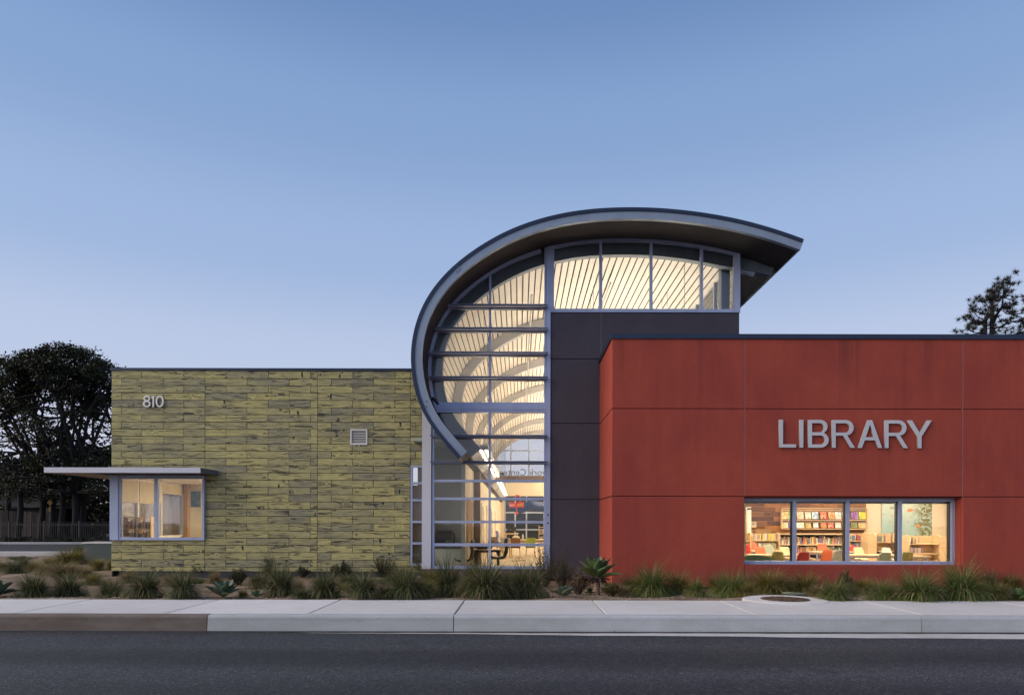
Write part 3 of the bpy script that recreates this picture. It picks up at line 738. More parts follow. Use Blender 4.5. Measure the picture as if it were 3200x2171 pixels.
for r, (z0, z1) in enumerate(rows):
    start = WX(441.7 if r % 2 else 379.0, D_GREEN) - blen*3
    cuts = sorted([GX0] + [start+blen*k + (0.0 if start+blen*k < seams[0] or r % 2 else -0.035) for k in range(14)] + seams + [GX1])
    cuts = [c for c in cuts if GX0-1e-6 <= c <= GX1+1e-6]
    cc = [cuts[0]]
    for c in cuts[1:]:
        if c-cc[-1] > 0.06: cc.append(c)
        elif c in seams: cc[-1] = c
    for i in range(len(cc)-1):
        rs = [(cc[i]+0.0055, cc[i+1]-0.0055, z0, z1)]
        for h in (bw, sl, lv): rs = [q for r_ in rs for q in cut([r_], h)]
        for (a, c, d0, d1) in rs:
            if c-a < 0.02 or d1-d0 < 0.012: continue
            y = D_GREEN + random.uniform(-0.004, 0.004); e = 0.003; lx, lz = (c-a)/2, (d1-d0)/2
            bb = MB(); bb.add([(-lx,e,-lz),(lx,e,-lz),(lx,e,lz),(-lx,e,lz),(-lx+e,0,-lz+e),(lx-e,0,-lz+e),(lx-e,0,lz-e),(-lx+e,0,lz-e),(-lx,.03,-lz),(lx,.03,-lz),(lx,.03,lz),(-lx,.03,lz)],
                [(4,5,6,7),(0,1,5,4),(1,2,6,5),(2,3,7,6),(3,0,4,7),(0,8,9,1),(1,9,10,2),(2,10,11,3),(3,11,8,0)])
            bb.build('plank', M['board'], green, loc=((a+c)/2, y, (d0+d1)/2))
b = MB()
for (x0,x1,z0,z1) in cut(cut(cut([(GX0+0.01, GX1, GZ0+0.01, GZ1)], bw), sl), lv): b.box(x0, x1, D_GREEN+0.025, D_GREEN+0.2, z0, z1)
part(b, 'backing', M['joint'], green)
b = MB(); b.box(GX0+0.03, GX1, D_GREEN+0.03, D_GREEN+0.2, -0.3, GZ0-0.004); part(b, 'footing', M['foot'], green)
b = MB()
for k, (a, c) in enumerate(((WX(344,D_GREEN), WX(640,D_GREEN)), (WX(641,D_GREEN), WX(991,D_GREEN)), (WX(992,D_GREEN), WX(1345,D_GREEN)))):
    b.box(a, c, D_GREEN-0.03, D_GREEN+0.25, GZ1+0.002, WZ(1152,D_GREEN)+0.0)
b.box(WX(344,D_GREEN), WX(344,D_GREEN)+0.25, D_GREEN+0.25, 40, GZ1+0.002, WZ(1152,D_GREEN)); part(b, 'coping', M['coping'], green)
b = MB(); b.box(GX0+0.1, -2.66, D_GREEN+0.2, 40, GZ1-0.4, GZ1-0.2); part(b, 'flat_roof', M['roof'])
b = MB(); b.box(GX0, GX0+0.2, 22.6, 40, -0.1, GZ1); b.box(GX0, GX0+0.2, D_GREEN+0.03, 22.6, -0.1, bw[2]); b.box(GX0, GX0+0.2, D_GREEN+0.03, 22.6, bw[3], GZ1)
part(b, 'side_wall', M['foot'])
# louvre vent: frame, eight slats
vent = sub('wall_vent'); x0,x1,z0,z1 = lv; t = 0.03
b = MB(); b.box(x0,x1,D_GREEN-0.02,D_GREEN+0.05,z0,z0+t); b.box(x0,x1,D_GREEN-0.02,D_GREEN+0.05,z1-t,z1); b.box(x0,x0+t,D_GREEN-0.019,D_GREEN+0.05,z0+t,z1-t); b.box(x1-t,x1,D_GREEN-0.019,D_GREEN+0.05,z0+t,z1-t)
part(b, 'frame', M['digits'], vent)
b = MB(); b.box(x0,x1,D_GREEN+0.08,D_GREEN+0.09,z0,z1); part(b, 'screen', M['dark'], vent)
for k in range(8):
    zc = z0+t+(z1-z0-2*t)*(k+0.5)/8; b = MB(); b.obox(((x0+x1)/2, D_GREEN+0.02, zc), ((x1-x0)/2-t,0,0), (0,0.012,0.007), (0,-0.003,0.006)); part(b, 'slat', M['digits'], vent)
# sidelight
sd = sub('narrow_window'); x0,x1,z0,z1 = sl; ys = D_GREEN-0.03
b = MB(); b.box(x0,x1,ys,ys+0.1,z1-0.05,z1); b.box(x0,x1,ys,ys+0.1,z0,z0+0.06); b.box(x0,x0+0.055,ys+0.001,ys+0.1,z0+0.06,z1-0.05); part(b, 'window_frame', M['frame'], sd)
zr = [1510,1563,1630.5,1697.5]
for v in zr:
    zc = WZ(v, D_GREEN); b = MB(); b.box(x0+0.055,x1,ys+0.002,ys+0.099,zc-0.032,zc+0.032); part(b, 'rail', M['frame'], sd)
zz = [z0+0.06]+[WZ(v,D_GREEN) for v in reversed(zr)]+[z1-0.05]
for k in range(5):
    b = MB(); b.box(x0+0.04,x1,ys+0.05,ys+0.058,zz[k],zz[k+1]-0.001); part(b, 'pane', M['glass'], sd)
M['blind'] = m_plain('amber_blind', (0.55, 0.34, 0.20), 0.8)
b = MB(); b.box(x0-0.1,x1+0.1,ys+0.24,ys+0.25,z0-0.1,WZ(1515,D_GREEN)); part(b, 'blind', M['blind'], sd)
# canopy wrapping the corner
DC = 17.59; zc1, zc0 = WZ(1462.5, DC), WZ(1479, DC); xcl, xcr = WX(137, DC), WX(625.5, DC)
can = sub('canopy')
b = MB(); b.box(xcl, xcr, DC, DC+0.03, zc0, zc1); part(b, 'front_fascia', M['column'], can)
b = MB(); b.box(xcr-0.03, xcr, DC+0.03, D_GREEN-0.005, zc0, zc1); part(b, 'side_fascia', M['frame_d'], can)
b = MB(); b.box(xcl, xcl+0.03, DC+0.03, 23.2, zc0, zc1); part(b, 'side_fascia', M['frame_d'], can)
b = MB(); b.box(xcl+0.03, xcr-0.03, DC+0.03, D_GREEN-0.005, zc1-0.04, zc1-0.01); b.box(xcl+0.03, GX0-0.005, D_GREEN-0.005, 23.2, zc1-0.04, zc1-0.01); part(b, 'deck', M['roof'], can)
M['slat'] = m_wood('soffit_slat', (0.25, 0.17, 0.10), (0.36, 0.26, 0.16))
k = 0; x = xcl+0.04
while x < GX0-0.06:
    b = MB(); b.box(x, x+0.085, DC+0.04, 23.1, zc0+0.006, zc0+0.03); part(b, 'slat', M['slat'], can); x += 0.1
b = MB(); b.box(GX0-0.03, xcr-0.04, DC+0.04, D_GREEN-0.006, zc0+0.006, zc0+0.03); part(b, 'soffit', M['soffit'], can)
# corner window
cwn = sub('corner_window'); yw = D_GREEN-0.07
a0,a1,b0,b1 = bw
b = MB(); b.box(a0-0.004, WX(370,yw), yw-0.02, yw+0.2, b0, zc0+0.02); part(b, 'corner_post', M['frame'], cwn)
b = MB(); b.box(WX(370,yw), a1, yw, yw+0.13, b0, b0+0.075); b.box(WX(370,yw), a1, yw, yw+0.13, b1-0.06, zc0+0.02); b.box(a1-0.055, a1, yw+0.001, yw+0.129, b0+0.075, b1-0.06); b.box(WX(370,yw), WX(376,yw), yw+0.001, yw+0.129, b0+0.075, b1-0.06)
part(b, 'window_frame', M['frame'], cwn)
xm = WX(486.5, yw); b = MB(); b.box(xm-0.045, xm+0.045, yw+0.002, yw+0.128, b0+0.075, b1-0.06); part(b, 'mullion', M['frame'], cwn)
for (p, q) in ((WX(376,yw), xm-0.045), (xm+0.045, a1-0.055)):
    b = MB(); b.box(p, q, yw+0.06, yw+0.068, b0+0.07, b1-0.05); part(b, 'pane', M['glass'], cwn)
# ------------------------------------------------------------------ rooms inside
def struct(mb, name, m, label, cat):
    return tag(mb.build(name, m), label, cat, kind='structure')
XL = WX(1455, 17.9)                     # inner left wall of the nave
b = MB(); b.box(-2.6, XRW, DG+0.13, D_FAR, -0.06, 0.012); struct(b, 'floor', M['carpet'], 'pale carpeted floor of the glass nave', 'floor')
b = MB(); b.box(XL-0.1, XL, DG+0.3, D_FAR, 0.0, 3.25); struct(b, 'wall', M['cream'], 'long cream wall on the left of the nave', 'wall')
b = MB(); b.box(XRW-0.12, XRW-0.02, D_GREY+0.22, D_FAR, 0.0, gz[4]); struct(b, 'wall', M['cream'], 'cream wall on the right of the nave', 'wall')
b = MB(); b.box(XRW-0.02, XRW, D_GREY+0.14, D_FAR, 4.5, gz[4]+0.012); part(b, 'nave_side_wall', M['grey'])
side = sub('side_clerestory')
zt = arc_top(offset(ARC,0.27), XRW-0.05)
b = MB(); b.box(XRW-0.10, XRW, D_GREY+0.14, D_FAR, gz[4]+0.012, gz[4]+0.09); part(b, 'window_sill', M['frame'], side)
yy = D_GREY+0.14
while yy < D_FAR-2:
    b = MB(); b.box(XRW-0.09, XRW-0.01, yy+1.9, yy+1.98, gz[4]+0.09, zt); part(b, 'mullion', M['frame'], side)
    b = MB(); b.box(XRW-0.05, XRW-0.042, yy, yy+1.9, gz[4]+0.09, zt); part(b, 'pane', M['glass'], side); yy += 1.98
b = MB(); b.box(XRW-0.35, XRW-0.13, 17.9, 18.15, gz[4]+0.0, zt-0.03); part(b, 'corner_column', M['rib1'])
# left study room, unlit
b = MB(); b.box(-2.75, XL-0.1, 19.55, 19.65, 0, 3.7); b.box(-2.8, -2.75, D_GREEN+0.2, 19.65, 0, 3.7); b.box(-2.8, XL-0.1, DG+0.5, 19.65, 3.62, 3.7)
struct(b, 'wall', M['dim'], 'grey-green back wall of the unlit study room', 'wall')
# far end: cream gable with glazed doors below and an arched window above
fz_c0, fz_c1 = WZ(1549, D_FAR-0.4), WZ(1507, D_FAR-0.4)
b = MB(); b.box(-2.2, XRW, D_FAR-0.2, D_FAR, fz_c0, fz_c1); b.box(-2.2, WX(1577, D_FAR), D_FAR-0.2, D_FAR, 0, fz_c0); b.box(3.4, XRW, D_FAR-0.2, D_FAR, 0, fz_c0)
struct(b, 'wall', M['cream'], 'cream end wall of the nave around the far doors', 'wall')
fw_ = sub('far_window')
for u in (1553, 1596, 1652, 1709, 1766, 1823):
    x = WX(u, D_FAR); b = MB(); b.box(x-0.06, x+0.06, D_FAR-0.15, D_FAR-0.03, fz_c1, arc_top(offset(ARC,0.26), x)); part(b, 'mullion', M['frame'], fw_)
for v in (1408, 1340):
    b = MB(); b.box(-1.9, XRW, D_FAR-0.149, D_FAR-0.031, WZ(v,D_FAR)-0.05, WZ(v,D_FAR)+0.05); part(b, 'rail', M['frame'], fw_)
b = MB(); xs_ = [-2.1+ (XRW+2.1)*k/20 for k in range(21)]
b.strip([Vector((x, min(9,arc_top(offset(ARC,0.24), x)))) for x in xs_], [Vector((x, fz_c1)) for x in xs_], D_FAR-0.10, D_FAR-0.09); part(b, 'pane', M['glass'], fw_)
dr_ = tag(empty('glazed_doors', (0, D_FAR-0.2, 0)), 'glazed double doors in the far end wall of the nave', 'doors')
for u in (1578, 1610, 1645, 1700, 1750):
    x = WX(u, D_FAR); b = MB(); b.box(x-0.055, x+0.055, 0, 0.1, 0.0, fz_c0); b.build('door_frame', M['frame'], dr_)
for v in (1601, 1654):
    b = MB(); b.box(WX(1578,D_FAR), 3.4, 0.002, 0.098, WZ(v,D_FAR)-0.05, WZ(v,D_FAR)+0.05); b.build('door_rail', M['frame'], dr_)
M['nightglass'] = m_plain('night_glass', (0.02, 0.03, 0.045), 0.1)
b = MB(); b.box(WX(1578,D_FAR), 3.4, 0.06, 0.07, 0.0, fz_c0); b.build('pane', M['nightglass'], dr_)
# hanging linear lamps: left run real, unseen middle and right runs added for light
for lx, lab, lmat in ((-1.02, 'long linear lamp hanging along the left side of the nave', M['lamp_low']), (2.25, 'unseen linear lamp added along the middle of the nave for light', M['lamp']), (4.5, 'unseen linear lamp added along the right side of the nave for light', M['lamp'])):
    lz = 3.55 if lx < 0 else 5.6
    lt = tag(empty('pendant_lamp', (lx, 18.2, lz)), lab, 'lamp', 'linear lamps of the nave')
    yy = 1.2 if lx < 0 else 0.1
    while yy < 33.0:
        b = MB(); b.box(-0.13, 0.13, yy, yy+2.8, 0.03, 0.07); b.box(-0.14, -0.125, yy, yy+2.8, 0.0, 0.15); b.box(0.125, 0.14, yy, yy+2.8, 0.0, 0.15); b.box(-0.13, 0.13, yy, yy+0.01, 0.0, 0.15); b.box(-0.02, 0.02, yy, yy+2.8, 0.0, 0.03); b.build('housing', M['white'], lt)
        for sx in (-0.075, 0.075):
            b = MB(); b.box(sx-0.018, sx+0.018, yy+0.05, yy+2.75, 0.008, 0.022); b.build('tube', M['tube'] if lx < 0 else M['added_tube'], lt)
        b = MB(); b.box(-0.11, 0.11, yy+0.05, yy+2.75, 0.075, 0.085); b.build('uplight', lmat, lt)
        for e in (0.3, 2.5):
            b = MB(); b.tube([(0, yy+e, 0.09), (0, yy+e, arc_top(offset(ARC,0.3), lx)-lz)], 0.006, 5); b.build('hanger', M['frame_d'], lt)
        yy += 2.95
# signboard letters of the study area, seen from behind, on a bulkhead
def text_mesh(s, size, ext, name='letters'):
    cu = bpy.data.curves.new(name, 'FONT'); cu.body = s; cu.size = size; cu.extrude = ext; cu.resolution_u = 3
    o = bpy.data.objects.new(name, cu); C.objects.link(o); bpy.context.view_layer.update()
    me = bpy.data.meshes.new_from_object(o.evaluated_get(bpy.context.evaluated_depsgraph_get()))
    bpy.data.objects.remove(o); bpy.data.curves.remove(cu); return me
dh = 31.0
hc = tag(empty('homework_center_sign', (WX(1561, dh), dh, WZ(1486, dh))), 'dark standing letters seen from behind above the nave bulkhead', 'sign')
me = text_mesh('Homework Center', 0.42, 0.02); me.materials.append(M['frame_d'])
w_ = max(v.co.x for v in me.vertices)
o = link('letters', me, hc); o.rotation_euler = (R(90), 0, R(180)); o.location = (w_, 0, 0.02)
b = MB(); b.box(-0.6, 4.6, -0.06, 0.06, -0.19, 0.0); b.build('bulkhead', M['brown'], hc)
b = MB(); b.box(-0.28, 0.2, -0.1, -0.02, 0.02, 0.14); b.build('equipment_box', M['dark'], hc)
# hanging red question sign
qs = tag(empty('question_sign', (WX(1614, 35), 35, WZ(1584, 35))), 'red hanging question mark sign reading ask in the nave', 'sign')
M['redp'] = m_plain('red_plastic', (0.55, 0.03, 0.02), 0.35); M['yel'] = m_plain('yellow_paint', (0.75, 0.52, 0.04), 0.5)
sc35 = 35/F
b = MB(); pts = [Vector((math.cos(R(a))*0.17+0.04, 0, 0.42+math.sin(R(a))*0.19)) for a in range(200, -70, -18)] + [Vector((0.03,0,0.12)), Vector((0.0,0,-0.08)), Vector((0,0,-0.18))]
b.tube(pts, 0.035, 6); b.build('hook', M['redp'], qs)
b = MB(); b.sphere((0,0,-0.3), 0.085); b.build('dot', M['redp'], qs, True)
b = MB(); b.obox((-0.19,0.0,0.12),(0.17,0.06,0),(-0.01,0.03,0),(0,0,0.12)); b.build('board', M['redp'], qs)
b = MB(); b.obox((0.19,0.0,0.13),(0.16,-0.06,0),(0.01,0.03,0),(0,0,0.15)); b.build('board', M['redp'], qs)
me = text_mesh('ask', 0.24, 0.004); me.materials.append(M['yel']); o = link('letters', me, qs); o.rotation_euler = (R(90),0,R(-20)); o.location = (0.03,-0.03,0.06)
me = text_mesh('learn', 0.14, 0.004); me.materials.append(M['white']); o = link('letters', me, qs); o.rotation_euler = (R(90),0,R(20)); o.location = (-0.36,-0.11,0.07)
# blue inflated banner drooping below the ceiling
M['blue'] = m_plain('blue_foil', (0.006, 0.035, 0.15), 0.25, 0, 0.5, 1.5)
b = MB(); vs, fs = [], []
for i in range(25):
    t = i/24; x = -0.85+3.2*t; sag = -0.28*math.sin(math.pi*min(1,t*2.2)) if t < 0.45 else -0.2*math.sin(math.pi*min(1,(t-0.4)*1.7)); r = 0.10+0.22*math.sin(math.pi*t)**0.6
    for k in range(10):
        a = 2*math.pi*k/10; vs.append((x, 0.5*r*math.cos(a), sag+r*math.sin(a)))
for i in range(24):
    for k in range(10): fs.append((i*10+k, i*10+(k+1)%10, (i+1)*10+(k+1)%10, (i+1)*10+k))
b.add(vs, fs); tag(b.build('inflated_banner', M['blue'], smooth=True, loc=(WX(1628,40), 40, WZ(1574,40))), 'long blue shiny inflated banner hanging near the far doors', 'banner')

# ------------------------------------------------------------------ furniture builders
def shell_mesh(w=0.42, hb=0.42, dep=0.40):
    prof = []
    for k in range(5): t = k/4; prof.append((-dep/2+dep*t*0.86, 0.02-0.035*math.sin(t*math.pi*0.8), 0.8+0.2*t))
    for k in range(1, 7): t = k/6; prof.append((dep*0.36+0.10*t+0.03*math.sin(t*math.pi/2), 0.03+hb*t, 1.0-0.28*t**2))
    vs, fs = [], []; nx = 6
    for s_, th in ((0, 0.0), (1, 0.012)):
        for (y, z, ww) in prof:
            for i in range(nx+1):
                q = i/nx*2-1; curl = 0.05*abs(q)**2.5
                vs.append((q*w/2*ww, y-(curl*0.6 if z > 0.05 else 0)+(th if z > 0.05 else 0), z+(curl if z <= 0.05 else 0)-(th if z <= 0.05 else 0)))
    n = len(prof); L = n*(nx+1)
    for j in range(n-1):
        for i in range(nx):
            a = j*(nx+1)+i; fs += [(a,a+1,a+nx+2,a+nx+1), (L+a+nx+1,L+a+nx+2,L+a+1,L+a)]
    for j in range(n-1):
        for i in (0, nx):
            a = j*(nx+1)+i; c = a+nx+1; fs.append((a,c,L+c,L+a))
    for i in range(nx):
        for j in (0, n-1):
            a = j*(nx+1)+i; fs.append((a,a+1,L+a+1,L+a))
    return MB().add(vs, fs).mesh('shell', M['paint'], True)
SHELL = shell_mesh(0.35, 0.34, 0.34)
LEG = MB().tube([(0,0,0),(0,0,1)], 0.011, 6).mesh('leg', M['frame'])
def shell_chair(x, y, rz, col, label, h=0.40, grp='shell chairs around the reading tables'):
    t = tag(empty('chair', (x, y, 0.012), rz), label, 'chair', grp)
    s_ = link('shell', SHELL, t, loc=(0,0,h)); s_.color = (*col, 1)
    for sx in (-1, 1):
        for sy in (-1, 1):
            l = link('leg', LEG, t, loc=(sx*0.17, sy*0.16, 0)); l.rotation_euler = (R(7)*sy, R(-7)*sx, 0); l.scale = (1,1,h)
    return t
def table(x, y, w, d, h, label, m=None, rz=0, top=0.03, lm=None, grp='reading tables'):
    t = tag(empty('table', (x, y, 0.012), rz), label, 'table', grp)
    b = MB(); b.box(-w/2, w/2, -d/2, d/2, h-top, h); b.build('tabletop', m or M['maple'], t)
    b = MB(); b.box(-w/2+0.06, w/2-0.06, -d/2+0.06, d/2-0.06, h-top-0.05, h-top-0.001); b.build('apron', lm or M['frame'], t)
    for sx in (-1,1):
        for sy in (-1,1):
            b = MB(); b.box(-0.022,0.022,-0.022,0.022,0,h-top-0.05); b.build('leg', lm or M['frame'], t, loc=(sx*(w/2-0.09), sy*(d/2-0.09), 0))
    return t
BOOK = MB().box(-0.5,0.5,-0.5,0.5,0,1).mesh('book', M['book'])
COVER = MB().box(-0.5,0.5,-0.5,0.5,0,1).mesh('book', M['cover'])
PAL = [(0.5,0.08,0.05),(0.1,0.2,0.45),(0.65,0.55,0.35),(0.12,0.3,0.15),(0.6,0.35,0.08),(0.7,0.65,0.55),(0.25,0.1,0.2),(0.15,0.15,0.18),(0.7,0.6,0.15),(0.35,0.45,0.55),(0.45,0.25,0.15),(0.75,0.7,0.62)]
def book_row(x0, x1, y, z, hmax, label, grp, fill=1.0, tilt=4, pal=PAL, wr=(0.028,0.055)):
    x = x0; kk = 0
    while x < x0+(x1-x0)*fill:
        kk += 1; w = random.uniform(*wr); h = hmax*random.uniform(0.72, 1.0)
        o = link('book', BOOK, None, loc=(x+w/2, y+random.uniform(-0.01,0.02), z+0.002)); o.scale = (w*0.92, 0.16, h)
        o.rotation_euler = (0, R(random.choice((0,0,1,1,1.6))*tilt*random.choice((1,1,1,-1))), 0)
        c = random.choice(pal); k = random.uniform(0.8,1.2); o.color = (c[0]*k,c[1]*k,c[2]*k,1)
        tag(o, ordinal(kk) + ' ' + label.replace('book ', 'book from the left ', 1), 'book', grp); x += w + random.choice((0,0,0,0.004,0.03))
def arched_side(name, x, y0, y1, z1, t, par):
    prof = [(y0, 0.012), (y1, 0.012)]
    for k in range(9): a = math.pi*k/8; prof.append(((y0+y1)/2+(y1-y0)/2*math.cos(a), z1-0.07+0.07*math.sin(a)))
    n = len(prof); b = MB(); vs = [(x, p[0], p[1]) for p in prof]+[(x+t, p[0], p[1]) for p in prof]
    b.add(vs, [tuple(range(n)), tuple(range(2*n-1,n-1,-1))]+[(i,(i+1)%n,(i+1)%n+n,i+n) for i in range(n)]); return b.build(name, M['maple'], par)
def shelf_unit(u0, u1, d, vtop, label, shelves, depth=0.36, back=True, m=None, dark_back=False, sides=(1,1)):
    """open bookcase: two arched side panels, back panel, shelves at the given heights"""
    x0, x1, zt_ = WX(u0,d), WX(u1,d), WZ(vtop,d)
    t = tag(empty('bookcase', (0,0,0)), label, 'bookcase', 'low bookcases in the reading room')
    if sides[0]: arched_side('side_panel', x0, d-0.03, d+depth, zt_+0.03, 0.035, t)
    if sides[1]: arched_side('side_panel', x1-0.035, d-0.03, d+depth, zt_+0.03, 0.035, t)
    b = MB(); b.box(x0+0.036, x1-0.036, d+depth-0.03, d+depth-0.01, 0.012, zt_); b.build('back_panel', M['dark'] if dark_back else M['maple'], t)
    for z in shelves:
        b = MB(); b.box(x0+0.036, x1-0.036, d, d+depth-0.031, z-0.03, z); b.build('shelf', m or M['maple'], t)
    return t

# ------------------------------------------------------------------ reading room behind the long window
RB, RR = 24.85, 15.5
b = MB(); b.box(4.4, 17.5, dg+0.13, RB+0.6, -0.05, 0.012); struct(b, 'floor', M['carpet'], 'pale floor of the reading room behind the long window', 'floor')
b = MB(); b.box(4.4, 17.5, dg+0.01, RB+0.6, 3.1, 3.2); struct(b, 'ceiling', M['white'], 'white ceiling of the reading room', 'ceiling')
b = MB(); b.box(5.66, 17.5, RB+0.03, RB+0.2, 0, 3.1); struct(b, 'wall', M['cream'], 'cream back wall of the reading room', 'wall')
b = MB(); b.box(RR, RR+0.1, D_RED+0.27, RB, 0, 3.1); struct(b, 'wall', M['cream'], 'cream right wall of the reading room', 'wall')
b = MB(); b.box(4.4, 4.5, D_RED+0.27, D_GREY-0.01, 0, 3.1); b.box(4.4, 5.66, D_GREY-0.11, D_GREY-0.01, 0, 3.1); b.box(5.66, 5.76, D_GREY-0.11, RB, 0, 3.1); struct(b, 'wall', M['cream'], 'left wall of the reading room', 'wall')
for i, (x, y) in enumerate(((7,17.4),(10,17.4),(13,17.4),(7.6,20.2),(10.6,20.2),(13.6,20.2),(8.2,23),(11.2,23),(14.2,23))):
    lt = tag(empty('ceiling_lamp', (x, y, 3.1)), 'reading room ceiling lamp above the window head, %s row, %s' % (('front','middle','back')[i//3], ('left','centre','right')[i%3]), 'lamp', 'ceiling lamps of the reading room')
    b = MB(); b.box(-0.62,0.62,-0.32,0.32,-0.03,-0.001); b.build('frame', M['white'], lt)
    b = MB(); b.box(-0.58,0.58,-0.28,0.28,-0.04,-0.031); b.build('diffuser', M['panel_lamp'], lt)
# plank feature wall
fwl = tag(empty('plank_feature_wall', (0, RB, 0)), 'brown reclaimed wood plank wall behind the bookcases', 'wall', kind='structure')
x0w, x1w = WX(2322,RB)-0.6, WX(2706,RB); z = 0.9; r = 0
while z < 2.75:
    x = x0w - random.uniform(0, 0.5)
    while x < x1w:
        L = random.uniform(0.45, 1.15); a, c = max(x, x0w), min(x+L, x1w)
        if c-a > 0.08:
            b = MB(); b.box(a+0.002, c-0.002, -random.uniform(0.006,0.014), 0.02, z+0.002, z+0.164); b.build('plank', M['pecan'], fwl)
        x += L
    z += 0.166; r += 1
# door frame at the left, restroom sign
dd = tag(empty('door', (WX(2330,RB), RB-0.03, 0)), 'cream door with white frame left of the restroom sign', 'door')
b = MB(); b.box(-1.0, 0.03, -0.05, 0.0, 0, 1.97); b.build('door_leaf', M['maple'], dd)
b = MB(); b.box(0.03, 0.17, -0.08, 0.0, 0, 2.04); b.box(-1.0, 0.17, -0.08, 0.0, 1.97, 2.07); b.build('door_frame', M['white'], dd)
rs = tag(empty('restroom_sign', (WX(2355.5,RB), RB-0.02, WZ(1637,RB))), 'small pale restroom sign with dark figures on the wood wall', 'sign')
b = MB(); b.box(-0.085,0.085,-0.006,0.0,-0.1,0.1); b.build('plate', M['cream'], rs)
for k, sx in enumerate((-0.05, -0.005, 0.045)):
    b = MB(); b.sphere((sx,-0.009,0.075), 0.013, 8, 4, (1,0.2,1))
    if k < 2: b.box(sx-0.015,sx+0.015,-0.011,-0.007,0.0,0.058); b.box(sx-0.011,sx-0.002,-0.011,-0.007,-0.03,0.0); b.box(sx+0.002,sx+0.011,-0.011,-0.007,-0.03,0.0)
    else: b.box(sx-0.008,sx+0.004,-0.011,-0.007,0.0,0.058); b.box(sx-0.008,sx+0.022,-0.0111,-0.0071,0.0,0.012); b.tube([(sx+0.022*math.cos(a/6*math.pi)+0.004,-0.009,-0.008+0.022*math.sin(a/6*math.pi)) for a in range(5,14)], 0.004, 5)
    b.build('pictogram', M['dark'], rs)
b = MB(); b.box(-0.07,0.07,-0.008,-0.0061,-0.085,-0.05); b.build('text_strip', M['maple'], rs)
b = MB(); x0 = WX(2360,RB); b.box(x0, WX(2409,RB), RB-0.03, RB-0.016, WZ(1664,RB), WZ(1651,RB)); tag(b.build('notice_board', M['cork']), 'tan notice panel on the wood wall above the small bookcase', 'notice board')
# display rack with face-out picture books
dk = tag(empty('display_rack', (0, RB, 0)), 'wall rack of two ledges showing picture books face out', 'rack')
rx0, rx1, rz0, rz1 = WX(2438,RB), WX(2706.5,RB), WZ(1650.5,RB), WZ(1586.5,RB); t = 0.035
b = MB(); b.box(rx0,rx0+t,-0.14,-0.02,rz0,rz1); b.build('side', M['maple'], dk); b = MB(); b.box(rx1-t,rx1,-0.14,-0.02,rz0,rz1); b.build('side', M['maple'], dk)
for v in (1586.5, 1592.5, 1622.5, 1628, 1650):
    zc = WZ(v, RB); b = MB(); b.box(rx0+t, rx1-t, -0.14 if v in (1622.5,1650) else -0.06, -0.02, zc-0.012, zc+0.012); b.build('ledge', M['maple'], dk)
row1 = [(2451,20,(0.75,0.6,0.3),'cream'),(2470,18,(0.25,0.42,0.2),'green'),(2499,20,(0.8,0.55,0.45),'pale pink'),(2523,18,(0.7,0.72,0.5),'pale green'),(2545,19,(0.45,0.55,0.68),'light blue'),(2572,22,(0.72,0.32,0.14),'orange'),(2597,19,(0.8,0.5,0.33),'peach'),(2617,18,(0.85,0.82,0.8),'white'),(2636,14,(0.7,0.7,0.7),'grey'),(2669,21,(0.32,0.2,0.45),'purple'),(2692.5,20,(0.8,0.68,0.08),'yellow')]
row2 = [(2451,18,(0.72,0.66,0.45),'cream'),(2469,17,(0.18,0.2,0.5),'dark blue'),(2499,23,(0.82,0.82,0.74),'white and green'),(2523,17,(0.6,0.4,0.2),'brown'),(2547,16,(0.75,0.75,0.72),'black and white'),(2571,17,(0.72,0.2,0.1),'red'),(2594,18,(0.72,0.34,0.16),'orange'),(2617,19,(0.8,0.76,0.68),'ivory'),(2637,14,(0.7,0.7,0.66),'grey'),(2667,18,(0.25,0.28,0.12),'dark yellow'),(2692.5,24,(0.78,0.55,0.38),'cream and red')]
for rw, vb, hpx, nm in ((row1,1619,22.5,'upper'),(row2,1647,16.5,'lower')):
    for k, (u, wpx, c, cn) in enumerate(rw):
        o = link('picture_book', COVER, None, loc=(WX(u,RB), RB-0.085, WZ(vb,RB))); o.scale = (wpx*RB/F, 0.012, hpx*RB/F); o.rotation_euler = (R(-14),0,R(random.uniform(-4,4)))
        o.color = (*c, 1); tag(o, '%s picture book standing face out on the %s ledge of the wall rack' % (cn, nm), 'book', 'picture books on the wall rack')
# bookcases and their books
zs_ = [WZ(1698.5,24.2), WZ(1727.5,24.2), 0.2]
shelf_unit(2434,2638,24.2,1666,'long low bookcase with black back under the display rack',zs_,0.55,dark_back=True)
b = MB(); b.box(WX(2434,24.2), WX(2638,24.2), 24.15, 24.76, WZ(1668,24.2), WZ(1664.5,24.2)); 
lb = b.build('bookcase_top', M['maple'], [o for o in bpy.data.objects if o.name.startswith('bookcase')][-1])
grp = 'books on the low bookcases'
book_row(WX(2437,24.2), WX(2635,24.2), 24.35, zs_[0], 0.29, 'upright book on the upper shelf of the long low bookcase', grp, 1, 7)
book_row(WX(2437,24.2), WX(2635,24.2), 24.35, zs_[1], 0.27, 'upright book on the lower shelf of the long low bookcase', grp, 1, 7)
zs_ = [WZ(1686,22.9), WZ(1712,22.9), 0.15]
shelf_unit(2348,2436,22.9,1665,'small maple bookcase with arched sides below the notice panel',zs_)
book_row(WX(2352,22.9), WX(2432,22.9), 23.05, zs_[0], 0.24, 'book on the upper arched bookcase shelf below the notice panel', grp, 1, 1, [(0.75,0.7,0.6),(0.8,0.65,0.15),(0.6,0.5,0.5),(0.35,0.3,0.35)])
book_row(WX(2352,22.9), WX(2432,22.9), 23.05, zs_[1], 0.24, 'book on the lower arched bookcase shelf below the notice panel', grp, 1, 1)
zs_ = [WZ(1688,22.6), WZ(1713,22.6), 0.15]
